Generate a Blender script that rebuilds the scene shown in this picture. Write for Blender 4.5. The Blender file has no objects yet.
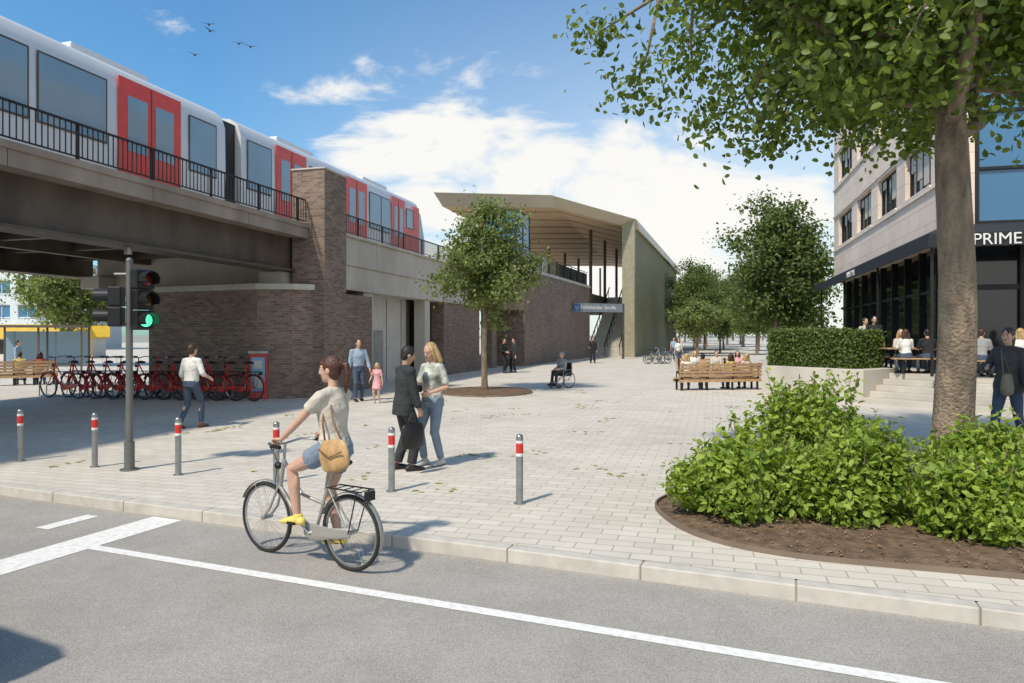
import bpy, math, random, bmesh
import numpy as np
from mathutils import Vector, Matrix
random.seed(7); rng=np.random.default_rng(7)
V=Vector
scene=bpy.context.scene
COL=scene.collection

# ------------------------------------------------------------ materials
def nmat(name):
    m=bpy.data.materials.new(name); m.use_nodes=True
    nt=m.node_tree; b=nt.nodes['Principled BSDF']
    return m,nt,b
def N(nt,t,**k):
    n=nt.nodes.new(t)
    for a,v in k.items(): setattr(n,a,v)
    return n
def L(nt,a,b): nt.links.new(a,b)
_mc={}
def mat(name,col,rough=.6,metal=0.,var=.15,scale=3.,bump=0.,bscale=60.,dist=.01,streak=0.):
    if name in _mc: return _mc[name]
    m,nt,b=nmat(name)
    tc=N(nt,'ShaderNodeTexCoord')
    no=N(nt,'ShaderNodeTexNoise'); no.inputs['Scale'].default_value=scale; no.inputs['Detail'].default_value=6
    if streak:
        mp=N(nt,'ShaderNodeMapping'); mp.inputs['Scale'].default_value=(1,1,streak); L(nt,tc.outputs['Object'],mp.inputs[0]); L(nt,mp.outputs[0],no.inputs['Vector'])
    else: L(nt,tc.outputs['Object'],no.inputs['Vector'])
    mx=N(nt,'ShaderNodeMix',data_type='RGBA')
    c=V(col)
    mx.inputs[6].default_value=(*(c*(1-var)),1); mx.inputs[7].default_value=(*[min(1,x) for x in c*(1+var)],1)
    mr=N(nt,'ShaderNodeMapRange'); mr.inputs[1].default_value=.3; mr.inputs[2].default_value=.7
    L(nt,no.outputs['Fac'],mr.inputs[0]); L(nt,mr.outputs[0],mx.inputs[0]); L(nt,mx.outputs[2],b.inputs['Base Color'])
    b.inputs['Roughness'].default_value=rough; b.inputs['Metallic'].default_value=metal
    if bump>0:
        n2=N(nt,'ShaderNodeTexNoise'); n2.inputs['Scale'].default_value=bscale; n2.inputs['Detail'].default_value=4
        L(nt,tc.outputs['Object'],n2.inputs['Vector'])
        bp=N(nt,'ShaderNodeBump'); bp.inputs['Strength'].default_value=bump; bp.inputs['Distance'].default_value=dist
        L(nt,n2.outputs['Fac'],bp.inputs['Height']); L(nt,bp.outputs[0],b.inputs['Normal'])
    _mc[name]=m; return m
def brickmat(name,c1,c2,cm,w,h,ms,rot=0,coord='UV',rough=.85,bump=.5,stain=.25,bias=0.,off=.5,fine=0.):
    m,nt,b=nmat(name)
    tc=N(nt,'ShaderNodeTexCoord'); mp=N(nt,'ShaderNodeMapping'); mp.inputs['Rotation'].default_value=(0,0,rot)
    L(nt,tc.outputs[coord],mp.inputs[0])
    br=N(nt,'ShaderNodeTexBrick'); br.offset=off
    br.inputs['Scale'].default_value=1; br.inputs['Brick Width'].default_value=w; br.inputs['Row Height'].default_value=h
    br.inputs['Mortar Size'].default_value=ms; br.inputs['Mortar Smooth'].default_value=.3; br.inputs['Bias'].default_value=bias
    br.inputs['Color1'].default_value=(*c1,1); br.inputs['Color2'].default_value=(*c2,1); br.inputs['Mortar'].default_value=(*cm,1)
    L(nt,mp.outputs[0],br.inputs['Vector'])
    no=N(nt,'ShaderNodeTexNoise'); no.inputs['Scale'].default_value=.5; no.inputs['Detail'].default_value=9; no.inputs['Roughness'].default_value=.7
    L(nt,tc.outputs['Object'],no.inputs['Vector'])
    mr=N(nt,'ShaderNodeMapRange'); mr.inputs[1].default_value=.3; mr.inputs[2].default_value=.7; mr.inputs[3].default_value=1-stain; mr.inputs[4].default_value=1.06
    L(nt,no.outputs['Fac'],mr.inputs[0])
    fac=mr.outputs[0]
    if fine:
        n2=N(nt,'ShaderNodeTexNoise'); n2.inputs['Scale'].default_value=70; n2.inputs['Detail'].default_value=4; L(nt,tc.outputs['Object'],n2.inputs['Vector'])
        m2=N(nt,'ShaderNodeMapRange'); m2.inputs[1].default_value=.3; m2.inputs[2].default_value=.7; m2.inputs[3].default_value=1-fine; m2.inputs[4].default_value=1+fine*.5; L(nt,n2.outputs['Fac'],m2.inputs[0])
        mm=N(nt,'ShaderNodeMath',operation='MULTIPLY'); L(nt,fac,mm.inputs[0]); L(nt,m2.outputs[0],mm.inputs[1]); fac=mm.outputs[0]
    mu=N(nt,'ShaderNodeMix',data_type='RGBA',blend_type='MULTIPLY'); mu.inputs[0].default_value=1
    L(nt,br.outputs['Color'],mu.inputs[6]); L(nt,fac,mu.inputs[7]); L(nt,mu.outputs[2],b.inputs['Base Color'])
    b.inputs['Roughness'].default_value=rough
    bp=N(nt,'ShaderNodeBump'); bp.inputs['Strength'].default_value=bump; bp.inputs['Distance'].default_value=.006; bp.invert=True
    L(nt,br.outputs['Fac'],bp.inputs['Height']); L(nt,bp.outputs[0],b.inputs['Normal'])
    return m
def leafmat(name,dark,light,trans=.35):
    m=bpy.data.materials.new(name); m.use_nodes=True; nt=m.node_tree; nt.nodes.clear()
    out=N(nt,'ShaderNodeOutputMaterial'); g=N(nt,'ShaderNodeNewGeometry')
    mx=N(nt,'ShaderNodeMix',data_type='RGBA'); mx.inputs[6].default_value=(*dark,1); mx.inputs[7].default_value=(*light,1)
    L(nt,g.outputs['Random Per Island'],mx.inputs[0])
    d=N(nt,'ShaderNodeBsdfPrincipled'); d.inputs['Roughness'].default_value=.55
    t=N(nt,'ShaderNodeBsdfTranslucent'); ms=N(nt,'ShaderNodeMixShader'); ms.inputs[0].default_value=trans
    L(nt,mx.outputs[2],d.inputs['Base Color'])
    br=N(nt,'ShaderNodeMix',data_type='RGBA',blend_type='MULTIPLY'); br.inputs[0].default_value=1; br.inputs[7].default_value=(1.8,1.7,.75,1)
    L(nt,mx.outputs[2],br.inputs[6]); L(nt,br.outputs[2],t.inputs[0])
    L(nt,d.outputs[0],ms.inputs[1]); L(nt,t.outputs[0],ms.inputs[2]); L(nt,ms.outputs[0],out.inputs[0])
    return m
def glassmat(name,col,rough=.05,metal=0.,spec=.8):
    m=mat(name,col,rough,metal,.1,.4); m.node_tree.nodes['Principled BSDF'].inputs['Specular IOR Level'].default_value=spec; return m

M_brick=brickmat('brown_brick',(.155,.1,.075),(.31,.215,.17),(.29,.25,.21),.24,.075,.009,bump=.6)
M_pave=brickmat('plaza_paving',(.61,.555,.475),(.69,.64,.555),(.42,.38,.32),.36,.18,.008,rot=math.radians(16),coord='Object',rough=.8,bump=.4,stain=.15,fine=.08)
M_conc=mat('concrete',(.52,.48,.42),.85,var=.13,scale=1.2,bump=.3,bscale=25,streak=.35)
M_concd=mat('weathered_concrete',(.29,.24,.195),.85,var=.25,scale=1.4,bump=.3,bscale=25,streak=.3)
M_kerb=mat('granite_kerb',(.54,.505,.45),.8,var=.12,scale=6,bump=.3,bscale=120,dist=.004)
M_steel=mat('painted_dark_steel',(.11,.088,.07),.55,.2,var=.3,scale=1.5,streak=.4)
M_black=mat('black_metal',(.02,.02,.022),.45,.3,var=.2)
M_galv=mat('galvanised_steel',(.33,.34,.34),.4,.7,var=.15,scale=8)
M_white=mat('white_paint',(.75,.75,.73),.7,var=.1,scale=20)
M_red=mat('red_paint',(.6,.035,.03),.4,var=.1)
M_bronze=mat('bronze_green_metal',(.22,.21,.13),.45,.2,var=.2,scale=.5)
M_brass=mat('brass_soffit',(.78,.58,.36),.55,.0,var=.08,scale=.7)
M_fascia=mat('champagne_fascia',(.66,.58,.45),.5,.1,var=.06,scale=.5)
M_glass=glassmat('window_glass',(.03,.045,.055))
M_blue=glassmat('blue_glass',(.05,.18,.34),.08)
M_dglass=glassmat('dark_glass',(.012,.016,.02),.06)
M_wood=mat('bench_wood',(.47,.3,.16),.6,var=.25,scale=9,bump=.2)
M_soil=mat('soil',(.16,.105,.065),.95,var=.45,scale=9,bump=1,bscale=30,dist=.04)
M_bark=mat('bark',(.27,.205,.15),.9,var=.4,scale=9,bump=1.,bscale=24,dist=.05,streak=.3)
M_rub=mat('rubber',(.02,.02,.02),.7,var=.1)
M_infill=mat('pale_infill',(.62,.6,.55),.7,var=.08)
M_lf_big=leafmat('leaf_lime',(.065,.11,.02),(.2,.27,.055),.45)
M_lf_mid=leafmat('leaf_maple',(.095,.14,.04),(.26,.31,.11),.38)
M_lf_dark=leafmat('leaf_dark',(.055,.095,.025),(.17,.22,.06),.35)
M_lf_bush=leafmat('leaf_bush',(.13,.22,.02),(.36,.46,.08),.35)
M_lf_hedge=leafmat('leaf_hedge',(.05,.09,.015),(.16,.22,.05),.3)

def asphalt():
    m,nt,b=nmat('asphalt'); tc=N(nt,'ShaderNodeTexCoord')
    n1=N(nt,'ShaderNodeTexNoise'); n1.inputs['Scale'].default_value=130; n1.inputs['Detail'].default_value=4
    n2=N(nt,'ShaderNodeTexNoise'); n2.inputs['Scale'].default_value=.8; n2.inputs['Detail'].default_value=9; n2.inputs['Roughness'].default_value=.72
    L(nt,tc.outputs['Object'],n1.inputs[0]); L(nt,tc.outputs['Object'],n2.inputs[0])
    r1=N(nt,'ShaderNodeValToRGB'); r1.color_ramp.elements[0].position=.33; r1.color_ramp.elements[1].position=.7
    r1.color_ramp.elements[0].color=(.24,.222,.2,1); r1.color_ramp.elements[1].color=(.5,.47,.425,1)
    L(nt,n1.outputs['Fac'],r1.inputs[0])
    mr=N(nt,'ShaderNodeMapRange'); mr.inputs[1].default_value=.3; mr.inputs[2].default_value=.7; mr.inputs[3].default_value=.82; mr.inputs[4].default_value=1.1
    L(nt,n2.outputs['Fac'],mr.inputs[0])
    mu=N(nt,'ShaderNodeMix',data_type='RGBA',blend_type='MULTIPLY'); mu.inputs[0].default_value=1
    L(nt,r1.outputs[0],mu.inputs[6]); L(nt,mr.outputs[0],mu.inputs[7]); L(nt,mu.outputs[2],b.inputs['Base Color'])
    b.inputs['Roughness'].default_value=.9
    bp=N(nt,'ShaderNodeBump'); bp.inputs['Strength'].default_value=.45; bp.inputs['Distance'].default_value=.004
    L(nt,n1.outputs['Fac'],bp.inputs['Height']); L(nt,bp.outputs[0],b.inputs['Normal'])
    return m
M_asph=asphalt()

# ------------------------------------------------------------ mesh builder
class Fr:
    def __init__(s,ox,oy,dx,dy):
        l=math.hypot(dx,dy); s.o=(ox,oy); s.d=(dx/l,dy/l); s.r=(dy/l,-dx/l)
    def p(s,a,b,z=0): return V((s.o[0]+a*s.d[0]+b*s.r[0], s.o[1]+a*s.d[1]+b*s.r[1], z))
class MB:
    def __init__(s): s.v=[];s.f=[];s.m=[]
    def add(s,vs,fs,m=0):
        o=len(s.v); s.v+= [tuple(x) for x in vs]; s.f+=[tuple(i+o for i in f) for f in fs]; s.m+=[m]*len(fs)
    def hexa(s,p,m=0):
        s.add(p,[(3,2,1,0),(4,5,6,7),(0,1,5,4),(1,2,6,5),(2,3,7,6),(3,0,4,7)],m)
    def box(s,x0,x1,y0,y1,z0,z1,m=0):
        s.hexa([(x0,y0,z0),(x1,y0,z0),(x1,y1,z0),(x0,y1,z0),(x0,y0,z1),(x1,y0,z1),(x1,y1,z1),(x0,y1,z1)],m)
    def fbox(s,F,a0,a1,b0,b1,z0,z1,m=0):
        s.hexa([F.p(a0,b0,z0),F.p(a0,b1,z0),F.p(a1,b1,z0),F.p(a1,b0,z0),F.p(a0,b0,z1),F.p(a0,b1,z1),F.p(a1,b1,z1),F.p(a1,b0,z1)],m)
    def prism(s,poly,z0,z1,m=0):
        n=len(poly)
        vs=[(p[0],p[1],z0) for p in poly]+[(p[0],p[1],z1) for p in poly]
        fs=[tuple(range(n-1,-1,-1)),tuple(range(n,2*n))]+[(i,(i+1)%n,(i+1)%n+n,i+n) for i in range(n)]
        s.add(vs,fs,m)
    def tube(s,pts,rad,rad2=None,side=None,n=10,m=0,cap='flat'):
        pts=[V(p) for p in pts]; k=len(pts)
        if not isinstance(rad,(list,tuple)): rad=[rad]*k
        if rad2 is None: rad2=rad
        elif not isinstance(rad2,(list,tuple)): rad2=[rad2]*k
        T=[]
        for i in range(k):
            t=(pts[min(i+1,k-1)]-pts[max(i-1,0)]); T.append(t.normalized() if t.length>1e-9 else V((0,0,1)))
        if side is None:
            side=T[0].cross(V((0,0,1)))
            if side.length<.2: side=V((1,0,0))
        S=V(side)
        P=list(zip(pts,rad,rad2,T))
        if cap=='round':
            pre=[];post=[]
            for a in (75,50,25):
                c,sn=math.cos(math.radians(a)),math.sin(math.radians(a))
                pre.append((pts[0]-T[0]*min(rad[0],rad2[0])*sn,rad[0]*c,rad2[0]*c,T[0]))
                post.insert(0,(pts[-1]+T[-1]*min(rad[-1],rad2[-1])*sn,rad[-1]*c,rad2[-1]*c,T[-1]))
            P=pre+P+post
        vs=[]
        for (p,r1,r2,t) in P:
            S2=S-t*S.dot(t)
            if S2.length<1e-4: S2=t.orthogonal()
            S2.normalize(); U=t.cross(S2); S=S2
            for j in range(n):
                a=2*math.pi*j/n; vs.append(p+S2*r1*math.cos(a)+U*r2*math.sin(a))
        K=len(P); fs=[]
        for i in range(K-1):
            for j in range(n): fs.append((i*n+j,i*n+(j+1)%n,(i+1)*n+(j+1)%n,(i+1)*n+j))
        fs.append(tuple(range(n-1,-1,-1))); fs.append(tuple(range((K-1)*n,K*n)))
        s.add(vs,fs,m)
    def ell(s,c,rx,ry,rz,ax=V((1,0,0)),ay=V((0,1,0)),az=V((0,0,1)),n=14,k=9,m=0):
        c=V(c); vs=[c-az*rz]
        for i in range(1,k):
            th=math.pi*i/k-math.pi/2
            for j in range(n):
                a=2*math.pi*j/n; vs.append(c+ax*rx*math.cos(th)*math.cos(a)+ay*ry*math.cos(th)*math.sin(a)+az*rz*math.sin(th))
        vs.append(c+az*rz); e=len(vs)-1; fs=[]
        for j in range(n): fs.append((0,1+(j+1)%n,1+j))
        for i in range(k-2):
            for j in range(n): fs.append((1+i*n+j,1+i*n+(j+1)%n,1+(i+1)*n+(j+1)%n,1+(i+1)*n+j))
        for j in range(n): fs.append((1+(k-2)*n+j,1+(k-2)*n+(j+1)%n,e))
        s.add(vs,fs,m)
    def torus(s,c,R,r,axis='y',n=36,k=8,m=0):
        vs=[];fs=[]
        for i in range(n):
            a=2*math.pi*i/n
            for j in range(k):
                b=2*math.pi*j/k; q=R+r*math.cos(b)
                if axis=='y': vs.append((c[0]+q*math.cos(a),c[1]+r*math.sin(b),c[2]+q*math.sin(a)))
                elif axis=='x': vs.append((c[0]+r*math.sin(b),c[1]+q*math.cos(a),c[2]+q*math.sin(a)))
                else: vs.append((c[0]+q*math.cos(a),c[1]+q*math.sin(a),c[2]+r*math.sin(b)))
        for i in range(n):
            for j in range(k): fs.append((i*k+j,((i+1)%n)*k+j,((i+1)%n)*k+(j+1)%k,i*k+(j+1)%k))
        s.add(vs,fs,m)
    def obj(s,name,mats,parent=None,smooth=False,bevel=0,uv=True,loc=None,rot=None,recalc=True):
        me=bpy.data.meshes.new(name); me.from_pydata(s.v,[],s.f)
        if not isinstance(mats,(list,tuple)): mats=[mats]
        for q in mats: me.materials.append(q)
        me.polygons.foreach_set('material_index',s.m)
        if recalc:
            bm=bmesh.new(); bm.from_mesh(me); bmesh.ops.recalc_face_normals(bm,faces=bm.faces); bm.to_mesh(me); bm.free()
        if smooth: me.polygons.foreach_set('use_smooth',[True]*len(me.polygons))
        if uv: boxuv(me)
        o=bpy.data.objects.new(name,me); COL.objects.link(o)
        if smooth==2: 
            md=o.modifiers.new('es','EDGE_SPLIT'); md.split_angle=math.radians(40)
        if bevel: 
            b=o.modifiers.new('bev','BEVEL'); b.width=bevel; b.segments=2; b.limit_method='ANGLE'
        if parent: o.parent=parent
        if loc is not None: o.location=loc
        if rot is not None: o.rotation_euler=(0,0,rot)
        return o
def boxuv(me):
    uvl=me.uv_layers.new(name='UVMap'); data=np.zeros(len(me.loops)*2)
    vs=me.vertices
    for p in me.polygons:
        n=p.normal
        if abs(n.z)>.75:
            for li in p.loop_indices:
                c=vs[me.loops[li].vertex_index].co; data[2*li]=c.x; data[2*li+1]=c.y
        else:
            t=V((-n.y,n.x,0)).normalized()
            for li in p.loop_indices:
                c=vs[me.loops[li].vertex_index].co; data[2*li]=c.x*t.x+c.y*t.y; data[2*li+1]=c.z
    uvl.data.foreach_set('uv',data)
def empty(name,loc=(0,0,0),rot=0):
    o=bpy.data.objects.new(name,None); COL.objects.link(o); o.location=loc; o.rotation_euler=(0,0,rot); o.empty_display_size=.2; return o
def text(body,name,size,loc,rotz,matl,parent,ext=.01,align='LEFT',rx=math.pi/2):
    c=bpy.data.curves.new(name,'FONT'); c.body=body; c.size=size; c.extrude=ext; c.align_x=align; c.materials.append(matl)
    o=bpy.data.objects.new(name,c); COL.objects.link(o); o.location=loc; o.rotation_euler=(rx,0,rotz); o.parent=parent; return o

# ------------------------------------------------------------ camera, light, world
cam=bpy.data.cameras.new('camera'); co=bpy.data.objects.new('camera',cam); COL.objects.link(co)
co.location=(0,0,2.0); co.rotation_euler=(math.pi/2,0,0); cam.lens=24.6; cam.sensor_width=36; cam.shift_y=-.0063
cam.clip_end=5000; cam.clip_start=.05; scene.camera=co
EL=math.radians(52); hx,hy=.62,.785
sun=bpy.data.lights.new('sun','SUN'); so=bpy.data.objects.new('sun',sun); COL.objects.link(so)
sun.energy=3.9; sun.angle=math.radians(3.0); sun.color=(1,.905,.76)
d=V((hx*math.cos(EL),hy*math.cos(EL),-math.sin(EL))); so.rotation_euler=d.to_track_quat('-Z','Y').to_euler()
so.location=(-10,-10,30)
w=bpy.data.worlds.new('World'); scene.world=w; w.use_nodes=True; nt=w.node_tree; nt.nodes.clear()
out=N(nt,'ShaderNodeOutputWorld'); bg=N(nt,'ShaderNodeBackground'); bg.inputs[1].default_value=.14
sky=N(nt,'ShaderNodeTexSky',sky_type='NISHITA'); sky.sun_disc=False; sky.sun_elevation=EL; sky.sun_rotation=math.atan2(-hx,-hy); sky.air_density=1.2; sky.dust_density=.6; sky.ozone_density=2.5
tc=N(nt,'ShaderNodeTexCoord'); sx=N(nt,'ShaderNodeSeparateXYZ'); L(nt,tc.outputs['Generated'],sx.inputs[0])
def MA(op,a,b=None,c=None,clamp=False):
    n=N(nt,'ShaderNodeMath',operation=op); n.use_clamp=clamp
    for i,x in enumerate((a,b,c)):
        if x is None: continue
        if isinstance(x,(int,float)): n.inputs[i].default_value=x
        else: L(nt,x,n.inputs[i])
    return n.outputs[0]
X,Y,Z=sx.outputs
ya=MA('ADD',MA('ABSOLUTE',Y),.08)
az=MA('DIVIDE',X,ya); el=MA('DIVIDE',Z,ya)
cb=N(nt,'ShaderNodeCombineXYZ'); L(nt,MA('MULTIPLY',az,1.),cb.inputs[0]); L(nt,MA('MULTIPLY',el,2.2),cb.inputs[1]); L(nt,MA('MULTIPLY',Y,.8),cb.inputs[2])
no=N(nt,'ShaderNodeTexNoise'); no.inputs['Scale'].default_value=6; no.inputs['Detail'].default_value=10; no.inputs['Roughness'].default_value=.58; no.inputs['Distortion'].default_value=.3
L(nt,cb.outputs[0],no.inputs['Vector'])
def blob(a0,e0,ra,re):
    u=MA('DIVIDE',MA('SUBTRACT',az,a0),ra); v=MA('DIVIDE',MA('SUBTRACT',el,e0),re)
    r=MA('ADD',MA('MULTIPLY',u,u),MA('MULTIPLY',v,v)); return MA('SUBTRACT',1.,r,clamp=True)
b1=MA('MAXIMUM',blob(-.07,.215,.25,.105),MA('MULTIPLY',blob(-.22,.33,.16,.05),.42))
b1=MA('MAXIMUM',b1,MA('MULTIPLY',blob(.16,.12,.34,.18),.9))
b1=MA('MAXIMUM',b1,MA('MULTIPLY',MA('MULTIPLY',Y,-2.,clamp=True),.5))   # unseen broken cloud, added behind the viewer to warm and soften the light
dens=MA('ADD',no.outputs['Fac'],MA('MULTIPLY',b1,.44))
mr=N(nt,'ShaderNodeMapRange'); mr.interpolation_type='SMOOTHSTEP'; mr.inputs[1].default_value=.62; mr.inputs[2].default_value=.81
L(nt,dens,mr.inputs[0]); cloud=mr.outputs[0]
hz=MA('POWER',MA('SUBTRACT',1.,MA('DIVIDE',MA('MAXIMUM',el,0.),.62),clamp=True),1.5)
side=MA('ADD',MA('MULTIPLY',az,1.5),.6,clamp=True)
haze=MA('MULTIPLY',hz,side,clamp=True)
tint=N(nt,'ShaderNodeMix',data_type='RGBA',blend_type='MULTIPLY'); tint.inputs[0].default_value=1; tint.inputs[7].default_value=(.6,1.0,1.2,1)
L(nt,sky.outputs[0],tint.inputs[6])
m1=N(nt,'ShaderNodeMix',data_type='RGBA'); L(nt,MA('MULTIPLY',haze,.97),m1.inputs[0]); L(nt,tint.outputs[2],m1.inputs[6]); m1.inputs[7].default_value=(6.9,6.9,6.45,1)
m2=N(nt,'ShaderNodeMix',data_type='RGBA'); L(nt,MA('MULTIPLY',cloud,.95),m2.inputs[0]); L(nt,m1.outputs[2],m2.inputs[6]); m2.inputs[7].default_value=(7.1,6.95,6.6,1)
L(nt,m2.outputs[2],bg.inputs[0]); L(nt,bg.outputs[0],out.inputs[0])
scene.view_settings.view_transform='Standard'; scene.view_settings.look='None'; scene.view_settings.exposure=0

# ------------------------------------------------------------ ground, road, kerb
SF=Fr(0,0,.926,-.377)   # a along kerb (s); t = -b
def ST(s,t,z=0): return SF.p(s,-t,z)
def sbox(mb,s0,s1,t0,t1,z0,z1,m=0): mb.fbox(SF,s0,s1,-t1,-t0,z0,z1,m)
def sheet(name,pts,z,m,parent=None):
    b=MB(); b.add([(p[0],p[1],z) for p in pts],[tuple(range(len(pts)))]); return b.obj(name,m,parent)
sheet('ground',[(-2500,-2500),(2500,-2500),(2500,2500),(-2500,2500)],-.15,mat('far_ground',(.3,.3,.25),.9))
sheet('road',[ST(-80,-8),ST(80,-8),ST(80,6.03),ST(-80,6.03)],-.12,M_asph)
sheet('plaza_pavement',[ST(-160,6.19),ST(160,6.19),ST(160,420),ST(-160,420)],0,M_pave)
b=MB(); s=-40.
while s<30:
    sbox(b,s,s+1.24,6.03,6.185,-.2,.004); s+=1.25
b.obj('kerb',M_kerb,bevel=.012)
b=MB(); sbox(b,-40,30,6.035,6.18,-.2,-.006); b.obj('kerb_bed',M_concd)
M_mark=mat('road_marking',(.78,.77,.73),.75,var=.15,scale=18)
for n,(a,c,e,f) in [('lane_line',(-6.5,30,4.83,4.95)),('stop_line',(-6.95,-6.5,-2,5.98)),('guide_dash',(-7.75,-7.55,5.15,5.75))]:
    sheet(n,[ST(a,e),ST(c,e),ST(c,f),ST(a,f)],-.116,M_mark)
bed=[(1.66,8.0),(1.75,7.2),(2.05,6.65),(2.6,6.25),(3.4,5.98),(4.3,5.7),(5.6,5.25),(7.5,5.2),(8.8,6.2),(9,8),(8.2,9.6),(6.8,10.3),(5.2,10.1),(3.6,9.6),(2.3,8.9),(1.85,8.5)]
def spl(pts,k=4):
    n=len(pts); o=[]
    for i in range(n):
        p0,p1,p2,p3=[V((*pts[(i+j-1)%n],0)) for j in range(4)]
        for q in range(k):
            t=q/k; o.append(tuple((.5*((2*p1)+(-p0+p2)*t+(2*p0-5*p1+4*p2-p3)*t*t+(-p0+3*p1-3*p2+p3)*t**3))[:2]))
    return o
def bedobj(name,pts,edge=.02,h=.05):
    g=empty(name); b=MB(); c=V((sum(p[0] for p in pts)/len(pts),sum(p[1] for p in pts)/len(pts),0)); n=len(pts)
    rings=[1,.9,.75,.5,.2]; hs=[.015,.05,.07,.09,.1]; vs=[]
    for q,hh in zip(rings,hs):
        for p in pts: x=c.x+(p[0]-c.x)*q; y=c.y+(p[1]-c.y)*q; vs.append((x,y,hh+(.02*math.sin(x*9)*math.cos(y*8) if q<1 else 0)))
    fs=[(i*n+j,i*n+(j+1)%n,(i+1)*n+(j+1)%n,(i+1)*n+j) for i in range(4) for j in range(n)]+[tuple(range(4*n,5*n))]
    b.add(vs,fs); b.obj('soil',M_soil,g,smooth=True)
    v=[];f=[]
    for p in pts:
        q=V((*p,0)); dd=(q-c).normalized()*edge
        v+=[(q.x,q.y,0),(q.x,q.y,h),(q.x+dd.x,q.y+dd.y,h),(q.x+dd.x,q.y+dd.y,0)]
    for i in range(n):
        j=(i+1)%n
        for a in range(4): f.append((4*i+a,4*j+a,4*j+(a+1)%4,4*i+(a+1)%4))
    b=MB(); b.add(v,f); b.obj('edging',mat('corten_edge',(.2,.15,.11),.7),g)
    r=np.random.default_rng(3); vs=[];fs=[];k=0
    for i in range(1100):
        j=r.integers(0,n); q=r.random()**.5*.97; x=c.x+(pts[j][0]-c.x)*q+r.normal()*.05; y=c.y+(pts[j][1]-c.y)*q+r.normal()*.05; a=r.uniform(0,6.28); l=.012+.02*r.random(); cx,sy=math.cos(a)*l,math.sin(a)*l; z=.03+.06*min(1,(1-q)*4)
        vs+=[(x-cx,y-sy,z),(x+sy*.4,y-cx*.4,z+.012),(x+cx,y+sy,z+.006),(x-sy*.4,y+cx*.4,z+.016)]; fs.append((k,k+1,k+2,k+3)); k+=4
    b=MB(); b.add(vs,fs); b.obj('bark_mulch',mat('mulch',(.26,.17,.1),.9,var=.5,scale=20),g,uv=False,recalc=False)
    return g
bedobj('planting_bed',spl(bed))
bedobj('tree_bed',[(-.95+1.65*math.cos(a),24.5+2.0*math.sin(a)) for a in np.linspace(0,2*math.pi,40,endpoint=False)])

# ------------------------------------------------------------ foliage
def leafmesh(name,pts,size,m,parent=None,up=.5,wid=.38,seed=0,loc=(0,0,0),outc=None):
    r=np.random.default_rng(seed); n=len(pts)
    t=r.normal(size=(n,3)); t[:,2]-=.2; t/=np.linalg.norm(t,axis=1)[:,None]
    q=r.normal(size=(n,3)); q/=np.linalg.norm(q,axis=1)[:,None]
    q=q*(1-up)+np.array([0,0,up]) 
    if outc is not None: 
        oo=pts-outc; oo/=np.linalg.norm(oo,axis=1)[:,None]+1e-6; q+=oo*.45
    s=np.cross(t,q); s/=np.linalg.norm(s,axis=1)[:,None]+1e-9; nn=np.cross(s,t)
    Ln=(size*(.6+.7*r.random(n)))[:,None]; cv=(.02+.14*r.random(n))[:,None]
    def pt(a,w,h): return pts+t*Ln*a+s*Ln*wid*w+nn*Ln*h
    z=cv*0
    vs=np.stack([pts,pt(.22,.78,cv*.8),pt(.62,.85,cv*.6),pt(1,0,-cv),pt(.62,-.85,cv*.6),pt(.22,-.78,cv*.8)],1).reshape(-1,3)
    me=bpy.data.meshes.new(name); me.vertices.add(6*n); me.vertices.foreach_set('co',vs.ravel())
    base=np.arange(n)*6; qd=np.stack([base,base+1,base+2,base+3,base,base+3,base+4,base+5],1).ravel()
    me.loops.add(8*n); me.loops.foreach_set('vertex_index',qd.astype(np.int32))
    me.polygons.add(2*n); me.polygons.foreach_set('loop_start',(np.arange(2*n)*4).astype(np.int32)); me.polygons.foreach_set('loop_total',np.full(2*n,4,np.int32))
    me.materials.append(m); me.update(calc_edges=True); me.validate()
    o=bpy.data.objects.new(name,me); COL.objects.link(o); o.parent=parent; o.location=loc; return o
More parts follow.
